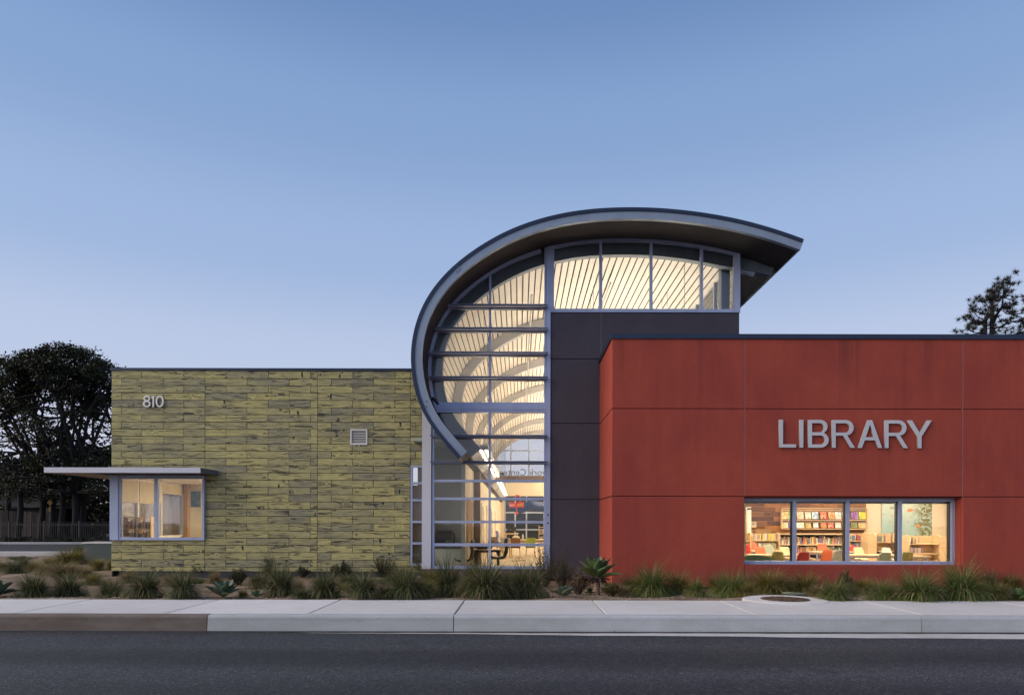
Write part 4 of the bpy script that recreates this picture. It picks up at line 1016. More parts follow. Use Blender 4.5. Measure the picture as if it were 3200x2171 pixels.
shelf_unit(2296,2347,22.6,1666,'maple bookcase cut off by the left jamb of the long window',zs_)
book_row(WX(2300,22.6), WX(2337,22.6), 22.75, zs_[1], 0.23, 'book on the bookcase next to the left window jamb', grp)
zs_ = [WZ(1686.5,22.9), WZ(1711.5,22.9), WZ(1727,22.9)]
shelf_unit(2652,2713,22.9,1664,'maple bookcase full of books right of the long low bookcase',zs_)
book_row(WX(2656,22.9), WX(2709,22.9), 23.05, zs_[0], 0.23, 'book on the top shelf of the full maple bookcase', grp, 1, 3)
book_row(WX(2656,22.9), WX(2709,22.9), 23.05, zs_[1], 0.22, 'book on the middle shelf of the full maple bookcase', grp, 1, 1)
book_row(WX(2656,22.9), WX(2709,22.9), 23.05, zs_[2], 0.13, 'book on the bottom shelf of the full maple bookcase', grp)
t = tag(empty('bookcase_end', (0,0,0)), 'tall arched maple end panel beside the full bookcase', 'bookcase', 'low bookcases in the reading room')
b = MB(); arched_side('panel', 0, 22.0, 22.9, WZ(1663,22), 0.04, t).location = (WX(2734,22), 0, 0)
x0, x1, zt_ = WX(2712,22), WX(2734,22), WZ(1663,22)
def arch_front(x0, x1, z1, y, m, par, name='front_panel'):
    pr = [(x0,0.012),(x1,0.012)]+[((x0+x1)/2+(x1-x0)/2*math.cos(math.pi*k/8), z1-0.06+0.06*math.sin(math.pi*k/8)) for k in range(9)]
    b = MB(); b.prism(pr, y, y+0.04); return b.build(name, m, par)
arch_front(x0, x1, zt_, 22.0, M['maple'], t)
zs_ = [WZ(1690,22.6), WZ(1717,22.6), 0.2]
shelf_unit(2736,2806,22.6,1665,'half empty maple bookcase behind the white paper strip',zs_)
book_row(WX(2737,22.6), WX(2767,22.6), 22.75, zs_[0], 0.22, 'book on the half empty bookcase behind the paper strip', grp, 1, 3)
book_row(WX(2738,22.6), WX(2803,22.6), 22.75, zs_[2]+0.22, 0.22, 'dark book low in the bookcase behind the paper strip', grp, 1, 1, [(0.2,0.08,0.06),(0.12,0.1,0.1),(0.35,0.15,0.08)])
zs_ = [WZ(1695,21.6), WZ(1725.5,21.6), 0.2]
shelf_unit(2838,2937,21.6,1671,'nearly empty maple bookcase in front of the underwater mural',zs_)
book_row(WX(2842,21.6), WX(2881,21.6), 21.75, zs_[0], 0.22, 'book on the upper shelf in front of the mural', grp, 1, 4)
book_row(WX(2842,21.6), WX(2888,21.6), 21.75, zs_[1], 0.22, 'book on the lower shelf in front of the mural', grp, 1, 3, [(0.3,0.1,0.1),(0.5,0.4,0.35),(0.2,0.15,0.3)])
for (u0,u1,vt,lab) in ((2816,2839,1669,'arched maple end panel left of the nearly empty bookcase'),(2939,2967,1672,'arched maple end panel by the right window jamb')):
    t = tag(empty('bookcase_end', (0,0,0)), lab, 'bookcase', 'low bookcases in the reading room'); arch_front(WX(u0,21), WX(u1,21), WZ(vt,21), 21.0, M['maple'], t)
# mural: underwater print with kelp and fish
def m_mural():
    m, N, out, nt = mat('underwater_mural')
    tc = N('ShaderNodeTexCoord').outputs['Generated']; s3 = N('ShaderNodeSeparateXYZ', {'Vector': tc})
    base = ramp(N, s3.outputs[2], [(0.5, (0.34,0.50,0.50)), (0.75, (0.52,0.62,0.54)), (1.0, (0.62,0.68,0.56))])
    kx = math_(N, 'ADD', s3.outputs[0], math_(N, 'MULTIPLY', math_(N, 'SUBTRACT', noise(N, mapping(N, tc, (2,1,3)), 2.0, 4), 0.5), 0.5))
    k = math_(N, 'MULTIPLY', ramp(N, kx, [(0.62, (0,)*3), (0.78, (1,)*3)]), ramp(N, noise(N, mapping(N, tc, (14,1,20)), 1.0, 4, 0.7), [(0.42, (0,)*3), (0.52, (1,)*3)]))
    c = mix(N, k, base, (0.16,0.15,0.03)); bsdf(N, out, nt, c, 0.6); return m
M['mural'] = m_mural(); M['fish'] = m_plain('fish_print', (0.65,0.25,0.08), 0.6); M['fishg'] = m_plain('grey_fish_print', (0.35,0.38,0.36), 0.6)
mu = tag(empty('underwater_mural', (WX(2833.5,RB), RB-0.0, 0)), 'pale green underwater mural with orange fish and kelp', 'mural')
w2 = (WX(2912,RB)-WX(2755,RB))/2
b = MB(); b.box(-w2,w2,-0.01,0.02,0.3,2.75); b.build('print', M['mural'], mu)
def fish(u, v, L, m, rot=0):
    b = MB(); pts = []
    for k in range(12): a = 2*math.pi*k/12; pts.append((math.cos(a)*L/2, math.sin(a)*L*0.28))
    b.prism(pts, -0.016, -0.0105); b.prism([(L*0.42,0),(L*0.72,L*0.24),(L*0.64,0),(L*0.72,-L*0.24)], -0.0155, -0.0106)
    o = b.build('fish', m, mu, loc=(WX(u,RB)-WX(2833.5,RB), 0, WZ(v,RB))); o.rotation_euler = (0, R(rot), 0)
fish(2843,1591,0.22,M['fish'],-6); fish(2788,1584,0.19,M['fishg'],5); fish(2868,1639,0.17,M['fish'],25)
for (u,v,r) in ((2760,1605,-20),(2786,1609,-25),(2798,1620,-30),(2780,1626,0),(2845,1613,-40),(2837,1628,-15),(2856,1578,-35),(2798,1594,-25)): fish(u, v, 0.07, M['fishg'] if v < 1600 else M['fish'], r)
b = MB(); xq = WX(2793,dg); b.box(xq-0.012,xq+0.014,dg+0.078,dg+0.08,WZ(1705,dg),WZ(1658,dg)); tag(b.build('paper_strip', M['white']), 'white vertical paper strip on the inside of the long window', 'paper strip')
# tables and shell chairs
table(WX(2595,21.2),21.2,1.25,0.75,0.60,'maple reading table below the middle of the display rack')
table(WX(2725,19.6),19.6,1.5,0.75,0.58,'wide maple table in the third bay of the long window')
table(WX(2410,19.8),19.8,1.35,0.75,0.57,'maple table behind the green sofa back')
table(WX(2400,21.8),21.8,1.2,0.7,0.6,'maple table farther back behind the green sofa')
table(WX(2850,20.4),20.4,0.75,0.7,0.52,'small square table in the right bay of the long window')
table(WX(2495,18.9),18.9,0.7,0.6,0.52,'small table between the red and yellow chairs')
SG,YE,OR,RE,WH,CR,OL = (0.36,0.42,0.32),(0.60,0.47,0.13),(0.72,0.16,0.06),(0.5,0.035,0.03),(0.68,0.68,0.58),(0.72,0.62,0.36),(0.42,0.38,0.12)
for (u,d,rz,c,lab,h) in ((2502,17.6,R(180),RE,'red shell chair in the second bay of the long window',0.37),(2424,17.6,R(175),OL,'olive yellow shell chair right of the green sofa back',0.38),
  (2617,17.5,R(170),WH,'large pale grey shell chair beside the second mullion',0.43),(2577,22.2,0,OR,'orange shell chair behind the middle reading table',0.45),(2576,19.9,R(180),OR,'orange shell chair seat under the middle reading table',0.34),
  (2756,17.6,R(172),SG,'sage shell chair before the wide table',0.36),(2781,20.7,0,WH,'white shell chair behind the wide table',0.36),(2693,20.6,0,CR,'pale yellow shell chair behind the wide table',0.37),
  (2681,21.2,R(15),RE,'dark red shell chair behind the wide table',0.41),(2822,17.8,R(180),OL,'olive shell chair cut by the right mullion',0.37),(2328,20.5,R(-20),RE,'red shell chair at the left window jamb',0.44),
  (2357,22.4,0,OR,'pale orange shell chair far back at the left',0.47),(2383,20.8,0,OR,'coral shell chair behind the left table',0.38),(2408,21.0,0,SG,'grey green shell chair behind the left table',0.43),(2459,20.8,0,CR,'cream shell chair left of the first mullion',0.38)):
    shell_chair(WX(u,d), d, rz, c, lab, h)
M['greenf'] = m_plain('green_fabric', (0.22,0.33,0.18), 0.9, 0, 0.3, 8)
sf = tag(empty('sofa', (WX(2368,16.6),16.6,0.012)), 'low green sofa back at the left of the long window', 'sofa')
b = MB(); n=10; top=[Vector((-0.5+0.86*k/n, 0.60+0.10*math.sin(math.pi*min(1,(k/n)*0.9+0.05)))) for k in range(n+1)]; b.strip(top,[Vector((p.x,0.1)) for p in top],-0.08,0.08); b.build('backrest', M['greenf'], sf)
b = MB(); b.box(-0.5,0.36,0.08,0.6,0.1,0.36); b.build('seat', M['greenf'], sf)
for sx in (-0.45,0.31):
    for sy in (0.0,0.5): b = MB(); b.box(sx-0.02,sx+0.02,sy,sy+0.04,0,0.1); b.build('leg', M['dark'], sf)

# ------------------------------------------------------------------ corner room behind the canopy window
CB = 22.6; CX1 = -6.5
b = MB(); b.box(GX0+0.2,CX1,D_GREEN+0.2,CB+0.1,-0.02,0.012); struct(b,'floor',M['carpet'],'floor of the corner room','floor')
b = MB(); b.box(GX0+0.2,CX1,D_GREEN+0.2,CB+0.1,2.72,2.8); struct(b,'ceiling',M['white'],'white ceiling of the corner room','ceiling')
b = MB(); b.box(GX0+0.2,CX1,CB,CB+0.1,0.012,2.72); struct(b,'wall',M['cream'],'cream back wall of the corner room','wall')
b = MB(); b.box(CX1,CX1+0.1,D_GREEN+0.2,CB,0.012,2.72); struct(b,'wall',M['cream'],'right wall of the corner room','wall')
sg = sub('side_glazing'); xg = GX0+0.1
b = MB(); b.box(xg-0.06,xg+0.06,D_GREEN+0.13,CB,bw[2],bw[2]+0.08); part(b,'window_sill',M['white'],sg)
b = MB(); b.box(xg-0.06,xg+0.06,D_GREEN+0.13,CB,bw[3]-0.08,bw[3]); part(b,'head_frame',M['white'],sg)
yb = [D_GREEN+0.13, 19.7, 21.0, 22.35]
for y in yb[1:]: b = MB(); b.box(xg-0.05,xg+0.05,y-0.03,y+0.03,bw[2]+0.08,bw[3]-0.08); part(b,'mullion',M['white'],sg)
M['shade'] = m_plain('roller_shade', (0.62,0.56,0.40), 0.9)
for k in range(3):
    b = MB(); b.box(xg-0.005,xg+0.003,yb[k]+0.02,yb[k+1]-0.03,bw[2]+0.08,bw[3]-0.08); part(b,'pane',M['glass'],sg)
    b = MB(); b.box(xg+0.06,xg+0.065,yb[k]+0.04,yb[k+1]-0.05,2.03 if k<2 else 2.36,bw[3]-0.06); part(b,'roller_shade',M['shade'],sg)
M['teal'] = m_plain('teal_glass', (0.07,0.17,0.25), 0.12, 0, 0.5, 5)
tp = tag(empty('teal_panel',(WX(613,CB),CB-0.002,0)),'teal window above a cream panel on the corner room back wall','window panel')
b = MB(); b.box(-0.17,0.15,-0.02,0,1.98,2.5); b.build('pane',M['teal'],tp); b = MB(); b.box(-0.2,0.2,-0.025,0,0.9,1.97); b.build('panel',M['shade'],tp)
b = MB(); b.box(WX(578,22.3),WX(590,22.3),22.2,22.4,0.012,2.72); part(b,'inner_column',M['cork'])
bc = tag(empty('bookcase',(WX(425,19.35),19.35,0.012)),'bookcase standing in for a reflection of books in the corner window','bookcase')  # shelves and books modelled in place of a reflection in the glazing
for z in (0.6,0.95,1.28,1.62): b = MB(); b.box(-0.36,0.42,0,0.28,z-0.025,z); b.build('shelf',M['maple'],bc)
for sx in (-0.36,0.015,0.40): b = MB(); b.box(sx,sx+0.025,-0.002,0.282,0.0,1.622); b.build('side_panel',M['maple'],bc)
for z in (0.95,1.28):
    for (p,q) in ((-0.32,0.0),(0.05,0.38)): book_row(bc.location.x+p,bc.location.x+q,19.45,z+0.012,0.24,'book in the %s %s bay of the reflection stand-in bookcase' % ('lower' if z < 1 else 'upper', 'left' if p < 0 else 'right'),'books in the corner room',0.9,3,[(0.4,0.06,0.04),(0.5,0.4,0.2),(0.3,0.15,0.08),(0.12,0.12,0.2)])
for (x,y) in ((-8.5,19.8),(-7.4,19.8),(-8.5,21.5),(-7.4,21.5)):
    lt = tag(empty('ceiling_lamp',(x,y,2.72)),'corner room ceiling lamp above the window head, %s row, %s' % ('front' if y < 20 else 'back', 'left' if x < -8 else 'right'),'lamp','ceiling lamps of the corner room')
    b = MB(); b.box(-0.32,0.32,-0.32,0.32,-0.03,-0.001); b.build('frame',M['white'],lt); b = MB(); b.box(-0.28,0.28,-0.28,0.28,-0.04,-0.031); b.build('diffuser',M['panel_lamp'],lt)

# ------------------------------------------------------------------ nave furniture
def wood_chair(u, d, col, label, rz=0):
    t = tag(empty('chair',(WX(u,d),d,0.012),rz),label,'chair','chairs in the nave')
    b = MB(); b.box(-0.2,0.2,0.17,0.2,0.42,0.84); o = b.build('backrest',M['paint'],t); o.color=(*col,1)
    b = MB(); b.box(-0.21,0.21,-0.2,0.2,0.42,0.455); o = b.build('seat',M['paint'],t); o.color=(*col,1)
    for sx in (-1,1):
        for sy in (-1,1): b = MB(); b.bar((sx*0.17,sy*0.16,0.42),(sx*0.2,sy*0.2,0.0),0.035,0.035); b.build('leg',M['maple'],t)
wood_chair(1658,29,(0.40,0.50,0.06),'lime green chair at the nave table',R(180)); wood_chair(1583,29,(0.42,0.42,0.4),'grey chair at the left end of the nave table',R(165)); wood_chair(1611,28.6,(0.25,0.11,0.04),'brown wood chair between the grey and green chairs',R(180))
table(WX(1648,30.4),30.4,1.75,0.9,0.74,'long maple table with chairs in the middle of the nave',rz=0,lm=M['maple'],grp='nave tables')
table(WX(1599,41),41,0.85,0.7,0.86,'far maple desk with monitors in the nave',rz=0,lm=M['maple'],grp='nave tables')
for (u,w) in ((1590,0.18),(1605,0.3)):
    t = tag(empty('monitor',(WX(u,41),41,0.874)),'dark monitor on the far desk, %s' % ('slim' if w<0.2 else 'wide'),'monitor'); b = MB(); b.box(-w/2,w/2,-0.02,0.02,0.1,0.38); b.build('screen',M['dark'],t); b = MB(); b.box(-0.02,0.02,-0.02,0.02,0,0.1); b.box(-0.1,0.1,-0.07,0.07,0,0.012); b.build('stand',M['dark'],t)
bt = tag(empty('water_bottle',(WX(1634,30.2),30.2,0.754)),'clear bottle on the long nave table','bottle'); b = MB(); b.tube([(0,0,0),(0,0,0.16),(0,0,0.2),(0,0,0.24)],[0.035,0.035,0.015,0.015],8); b.build('body',M['white'],bt)
b = MB(); b.sphere((WX(1612,30.2),30.2,0.83),0.17,10,6,(1,0.7,0.55)); tag(b.build('tote_bag',M['cream'],smooth=True),'cream cloth bag lying on the long nave table','bag')
# metal-framed armchairs against the wall
def arm_chair(u, d, rz, label):
    t = tag(empty('armchair',(WX(u,d),d,0.012),rz),label,'chair','chairs in the nave')
    b = MB(); b.box(-0.24,0.24,-0.22,0.22,0.4,0.46); b.build('seat',M['cork'],t); b = MB(); b.obox((0,0.24,0.68),(0.24,0,0),(0,0.02,0),(0,0.04,0.16)); b.build('backrest',M['brown'],t)
    for sx in (-0.26,0.26): b = MB(); b.tube([(sx,-0.2,0),(sx,-0.2,0.62),(sx,0.2,0.64),(sx,0.26,0.86)],0.014,6); b.tube([(sx,0.2,0.64),(sx,0.22,0)],0.014,6); b.build('arm_frame',M['dark'],t)
arm_chair(1513,24.5,R(-70),'dark armchair by the cream wall left of the mullion'); arm_chair(1541,30.5,R(20),'dark armchair in front of the cream end wall')
# swivel chairs
def swivel(x, y, rz, m, label, hb=0.95, zoff=0.0):
    t = tag(empty('swivel_chair',(x,y,0.012+zoff),rz),label,'chair','swivel chairs in the nave')
    prof_s = [(-0.23,0.50),(-0.15,0.455),(0.0,0.44),(0.15,0.46),(0.2,0.49)]; prof_b = [(0.2,0.5),(0.235,0.6),(0.25,0.72),(0.22,0.82),(0.25,hb)]
    for nm, pf, wd in (('seat',prof_s,0.24),('backrest',prof_b,0.21)):
        b = MB(); vs,fs=[],[]
        for th in (0,1):
            for (yy_,zz_) in pf:
                for i in range(5): q=i/4*2-1; vs.append((q*wd*(1-0.06*th), yy_+(0.035*th if nm=='backrest' else 0)-(0.03*q*q if nm=='backrest' else 0), zz_-(0.045*th if nm=='seat' else 0)+(0.025*q*q if nm=='seat' else 0)))
        n=len(pf); L=n*5
        for j in range(n-1):
            for i in range(4): a=j*5+i; fs+=[(a,a+1,a+6,a+5),(L+a+5,L+a+6,L+a+1,L+a)]
            for i in (0,4): a=j*5+i; fs.append((a,a+5,L+a+5,L+a))
        for i in range(4):
            for j in (0,n-1): a=j*5+i; fs.append((a,a+1,L+a+1,L+a))
        b.add(vs,fs); b.build(nm,m,t,True)
    b = MB(); b.tube([(0,0,0.08),(0,0,0.42)],0.03,8); b.build('gas_column',M['dark'],t)
    for k in range(5):
        a=2*math.pi*k/5; b = MB(); b.bar((0,0,0.1),(0.28*math.cos(a),0.28*math.sin(a),0.07),0.04,0.035); b.build('base_arm',M['dark'],t)
        b = MB(); b.sphere((0.28*math.cos(a),0.28*math.sin(a),0.03),0.03,8,5); b.build('caster',M['dark'],t)
M['meshf'] = m_plain('striped_mesh', (0.09,0.075,0.055), 0.6, 0, 0.7, 14); M['bluef'] = m_plain('blue_mesh', (0.05,0.1,0.35), 0.6)
swivel(WX(1556,18.9),18.9,R(-82),M['meshf'],'striped mesh swivel chair at the near desk behind the glass',0.98,0.06)
swivel(WX(1449,18.4),18.5,R(-95),M['meshf'],'mesh swivel chair in profile next to the grey cabinet',1.0,0.0)
swivel(WX(1568,33),33,R(80),M['bluef'],'blue mesh swivel chair in the distance',1.1)
dk2 = table(WX(1524,20),20,0.82,0.6,0.70,'near desk with dark legs and loose cables behind the glass',lm=M['dark'],grp='nave tables')
b = MB(); x=WX(1508,19.95); b.box(x-0.16,x+0.14,19.85,20.1,0.712,0.79); tag(b.build('printer',M['dark']),'black device on the near desk behind the glass','printer')
b = MB()
for k in range(5):
    x=WX(1478+5*k,19.8); b.tube([(x+0.05*math.sin(k+j*0.9),19.7+0.03*math.cos(j+k),0.75-0.09*j) for j in range(9)],0.006,5)
tag(b.build('cables',M['dark']),'tangle of black cables hanging from the near desk','cables',kind='stuff')
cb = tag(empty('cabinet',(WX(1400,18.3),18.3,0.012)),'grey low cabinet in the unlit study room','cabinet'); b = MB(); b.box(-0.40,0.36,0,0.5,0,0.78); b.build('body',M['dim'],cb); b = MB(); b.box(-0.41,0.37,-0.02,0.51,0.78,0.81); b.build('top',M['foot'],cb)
tv = tag(empty('black_chair',(WX(1391,18.9),18.9,0.012)),'black curved chair back above the grey cabinet','chair')
pts=[(-0.26,0,0.5),(-0.26,0,1.12),(-0.22,0,1.22),(0.18,0,1.22),(0.23,0,1.15),(0.23,0,0.5)]
b = MB(); b.tube(pts,0.045,8); b.build('frame',M['dark'],tv); b = MB(); b.box(-0.24,0.0,-0.03,0.03,0.5,1.2); b.box(0.0,0.2,-0.03,0.03,1.0,1.2); b.build('backrest',M['dark'],tv); b = MB(); b.box(-0.25,0.22,-0.4,0.0,0.45,0.5); b.build('seat',M['dark'],tv)
for sx in (-0.22,0.19):
    for sy in (-0.38,0.0): b = MB(); b.box(sx-0.015,sx+0.015,sy-0.015,sy+0.015,0,0.45); b.build('leg',M['dark'],tv)
b = MB(); x=XL; b.box(x-0.0,x+0.02,18.2,20.2,0.86,2.12); tag(b.build('cork_board',M['cork']),'cork board on the cream wall beside the brown column','cork board')
b = MB(); x=WX(1481,21.0); b.box(x,x+0.19,21.0,21.2,0.012,3.05); part(b,'brown_column',M['brown'])
for k,y in enumerate((25,29,34,39)):
    t = tag(empty('door',(XL,y,0.012)),'white door frame on the cream nave wall, %s from the street' % ('first','second','third','fourth')[k],'door','doors along the nave wall')
    b = MB(); b.box(0,0.05,0,0.12,0,2.2); b.box(0,0.05,1.0,1.12,0,2.2); b.box(0,0.049,0.12,1.0,2.08,2.2); b.build('frame',M['white'],t); b = MB(); b.box(0,0.03,0.12,1.0,0,2.08); b.build('leaf',M['maple'],t)
bk = tag(empty('bookcase',(WX(1692,33),33,0.012)),'narrow maple bookcase at the right edge of the curtain wall','bookcase')
for z in (0.3,0.62,0.95,1.28): b = MB(); b.box(-0.1,0.5,0,0.28,z-0.025,z); b.build('shelf',M['maple'],bk)
for sx in (-0.125,0.5): b = MB(); b.box(sx,sx+0.025,0,0.28,0,1.35); b.build('side_panel',M['maple'],bk)
for z in (0.62,0.95): book_row(bk.location.x-0.09,bk.location.x+0.48,33.12,z+0.012,0.24,'book on the %s shelf of the narrow nave bookcase' % ('lower' if z < 0.7 else 'upper'),'books in the nave',0.9)

# ------------------------------------------------------------------ signs on the facade
def ell(cx, cy, rx, ry, a0, a1, n=14): return [(cx+rx*math.cos(R(a0+(a1-a0)*k/n)), cy+ry*math.sin(R(a0+(a1-a0)*k/n))) for k in range(n+1)]
s_ = 0.135; h_ = 0.118
GLY = {
 'L': [[(0,0),(.605,0),(.605,h_),(s_,h_),(s_,1),(0,1)]],
 'I': [[(0,0),(s_,0),(s_,1),(0,1)]],
 'B': [[(0,0)]+ell(.44,.275,.295,.275,-90,62)+ell(.42,.755,.275,.245,-52,90)+[(0,1)], [(s_,h_),(s_,.44)]+ell(.44,.279,.165,.161,90,-90)[0:], [(s_,.553),(s_,1-h_)]+ell(.42,.7175,.145,.1645,90,-90)],
 'R': [[(0,0),(s_,0),(s_,.435),(.40,.435),(.665,0),(.83,0),(.545,.455)]+ell(.49,.72,.29,.28,-65,90)+[(0,1)], [(s_,.55),(s_,1-h_)]+ell(.48,.716,.165,.166,90,-90)],
 'A': [[(0,0),(.148,0),(.25,.275),(.626,.275),(.728,0),(.876,0),(.515,1),(.361,1)], [(.29,.385),(.438,.845),(.586,.385)]],
 'Y': [[(.367,0),(.503,0),(.503,.42),(.87,1),(.71,1),(.435,.55),(.16,1),(0,1),(.367,.42)]],
 '8': [ell(.32,.285,.32,.285,-235,55,22)+ell(.32,.755,.285,.245,-48,228,20), ell(.32,.285,.20,.168,0,345,20), ell(.32,.742,.165,.14,0,345,20)],
 '1': [[(.095,0),(.21,0),(.21,1),(.13,1),(.09,.90),(0,.85),(0,.765),(.095,.78)]],
 '0': [ell(.345,.5,.345,.5,0,350,30), ell(.345,.5,.222,.385,0,350,30)],
}
def glyph_mesh(ch, hgt, depth):
    cu = bpy.data.curves.new('g','CURVE'); cu.dimensions='2D'; cu.fill_mode='BOTH'; cu.extrude=depth/2
    for lp in GLY[ch]:
        sp = cu.splines.new('POLY'); sp.points.add(len(lp)-1); sp.use_cyclic_u=True
        for p,(x,y) in zip(sp.points,lp): p.co=(x*hgt,y*hgt,0,1)
    o = bpy.data.objects.new('g',cu); C.objects.link(o); bpy.context.view_layer.update()
    me = bpy.data.meshes.new_from_object(o.evaluated_get(bpy.context.evaluated_depsgraph_get()))
    bpy.data.objects.remove(o); bpy.data.curves.remove(cu); me.materials.clear(); me.materials.append(M['letters']); return me
ls = tag(empty('library_sign',(0,D_RED-0.04,0)),'raised grey metal letters reading LIBRARY on the red wall','sign')
hL = 86.5*D_RED/F
for ch, u0, vb in (('L',2434,1398),('I',2497.5,1398.2),('B',2524.5,1398.4),('R',2598.5,1398.9),('A',2679,1399.3),('R',2763.5,1399.6),('Y',2834.5,1400)):
    p = W(u0, vb, D_RED-0.04); o = link('letter', glyph_mesh(ch,hL,0.045), ls, loc=(p.x,0,p.z)); o.rotation_euler=(R(90),0,0)
hn = tag(empty('house_number',(0,D_GREEN-0.045,0)),'pale metal digits 810 on the green plank wall','sign')
h8 = 36.2*D_GREEN/F
for ch,u0 in (('8',447.5),('1',474.0),('0',487.0)):
    p = W(u0, 1272, D_GREEN-0.045); me_ = glyph_mesh(ch,h8,0.03); me_.materials.clear(); me_.materials.append(M['digits']); o = link('digit', me_, hn, loc=(p.x,0,p.z)); o.rotation_euler=(R(90),0,0)

# ------------------------------------------------------------------ street details
mp = W(2462, 1871, 11.1); mx, my = mp.x, 11.22
mh = tag(empty('manhole', (mx, my, 0.205)), 'rusty round manhole cover set in a concrete collar at the sidewalk edge', 'manhole cover')
b = MB(); b.tube([(0,0,-0.1),(0,0,0.018),(0,0,0.026)],[0.67,0.67,0.64],40); b.build('collar', M['walk'], mh)
M['rust'] = m_plain('rusty_iron', (0.115, 0.075, 0.05), 0.8, 0.2, 0.5, 9, bump=0.4)
b = MB(); b.tube([(0,0,0.0),(0,0,0.034)],[0.385,0.38],36); b.build('cover', M['rust'], mh)
for k in range(9):
    for q in range(9):
        x, y = -0.32+k*0.08, -0.32+q*0.08
        if x*x+y*y < 0.115: b = MB(); b.box(x-0.022,x+0.022,y-0.022,y+0.022,0.034,0.041); b.build('stud', M['rust'], mh)
p = W(2480, 1853, 12.4); vb_ = tag(empty('valve_box', (p.x, 12.4, ground_z(12.4)-0.01)), 'green round valve box lid in the soil behind the manhole', 'valve box')
M['greenp'] = m_plain('green_plastic', (0.035,0.07,0.045), 0.6)
b = MB(); b.tube([(0,0,-0.05),(0,0,0.07)],0.22,24); b.build('ring', M['greenp'], vb_); b = MB(); b.tube([(0,0,0.07),(0,0,0.085)],[0.20,0.19],24); b.build('lid', M['greenp'], vb_)
# little spots of tape on the steel post
M['tape'] = m_plain('blue_tape', (0.01,0.03,0.12), 0.6)
for k, v in enumerate((1608, 1634)):
    p = W(1712.5, v, DG-0.035); b = MB(); b.tube([(p.x,DG-0.036,p.z),(p.x,DG-0.03,p.z)],0.025,6); tag(b.build('blue_tag', M['tape']), '%s small blue tag on the steel post right of the curtain wall' % ('upper','lower')[k], 'tag')
# floodlight arm at the side of the vault
fl = tag(empty('floodlight', tuple(W(1352,1250,16.95))), 'small black floodlight on an arm inside the curve of the vault', 'floodlight')
b = MB(); b.tube([(-0.16,0,0.03),(-0.05,0,0.0),(0.02,0,0.02)],0.02,6); b.build('arm', M['dark'], fl)
b = MB(); b.tube([(0.0,0,0.05),(0.05,-0.02,0.0),(0.15,-0.05,-0.11)],[0.045,0.04,0.025],8); b.build('head', M['dark'], fl)
# pipe and fire line hangers inside the vault
for k,(x,lab) in enumerate(((0.35,'thin grey sprinkler pipe under the vault planks on the left'),(2.6,'thin grey sprinkler pipe under the vault planks on the right'))):
    zt2 = arc_top(offset(ARC,0.62), x)-0.05; b = MB(); b.tube([(x,19.5,zt2),(x,52,zt2)],0.028,6); tag(b.build('sprinkler_pipe', M['rib']), lab, 'pipe')

# ------------------------------------------------------------------ planting
GRASS = {
 'dusk':  m_leaf('grass_dusk',  (0.040,0.058,0.020),(0.135,0.155,0.062),0.3,0.6,tip=(0.38,0.29,0.17)),
 'lush':  m_leaf('grass_lush',  (0.050,0.095,0.020),(0.18,0.23,0.065),0.3,0.55,tip=(0.42,0.32,0.17)),
 'olive': m_leaf('grass_olive', (0.10,0.105,0.022),(0.27,0.24,0.065),0.3,0.6,tip=(0.45,0.33,0.17)),
 'tan':   m_leaf('grass_tan',   (0.17,0.13,0.06),(0.40,0.31,0.16),0.3,0.7,tip=(0.09,0.10,0.03)),
}
def grass_mesh(seed, n=340, droop=1.0, stems=0, wide=1.0):
    """unit clump: about 1 wide, 1 high; each blade its own ribbon"""
    rg = random.Random(seed); b = MB()
    for i in range(n + stems):
        st = i >= n; a = rg.uniform(0, 2*math.pi); r0 = 0.15*math.sqrt(rg.random())
        L = rg.uniform(0.62,1.08)*(1.0 if not st else rg.uniform(1.1,1.5)); lean = abs(rg.gauss(0.46,0.38))*droop*wide if not st else rg.uniform(0.05,0.35)
        p = Vector((r0*math.cos(a), r0*math.sin(a), -0.03)); az = a + rg.gauss(0,0.5)
        h = Vector((math.cos(az), math.sin(az), 0)); sidev = Vector((-math.sin(az), math.cos(az), 0)); tw = rg.uniform(-0.9,0.9)
        wd = rg.uniform(0.005,0.011)*(0.55 if st else 1); ns = 5; el = math.pi/2 - lean*0.6; dec = (0.13+lean*0.62)*rg.uniform(0.6,1.6)*(0.3 if st else 1)
        vs, fs = [], []
        for k in range(ns+1):
            w = wd*(1-(k/ns)**1.5)+0.0012; sv_ = (sidev*math.cos(tw)+Vector((0,0,1)).cross(sidev)*math.sin(tw))*w
            vs += [p-sv_, p+sv_]
            p = p + (h*math.cos(el)+Vector((0,0,math.sin(el))))*(L/ns); el -= dec; 
            if p.z < 0.0: p.z = 0.005
        for k in range(ns): fs.append((2*k,2*k+1,2*k+3,2*k+2))
        b.add(vs, fs)
    return b
GM = {}
for key in GRASS:
    GM[key] = [grass_mesh(hash(key) % 97 + 13*k if False else (ord(key[0])*7+13*k), 1250, ((1.0,1.3,0.85) if key != 'lush' else (1.45,1.6,1.3))[k], (10,18,6)[k]).mesh('grass_clump', GRASS[key], fix=False) for k in range(3)]
def place(u, vb):
    d = 13.0
    for _ in range(40): d = 0.5*d + 0.5*(CAMZ - bedz(WX(u,d), d))*F/max(20.0, vb-VV)
    d = max(D_WALK+0.12, d); return WX(u,d), d, bedz(WX(u,d), d)
CL_ = []     # (u, base v, width px, height px, look)
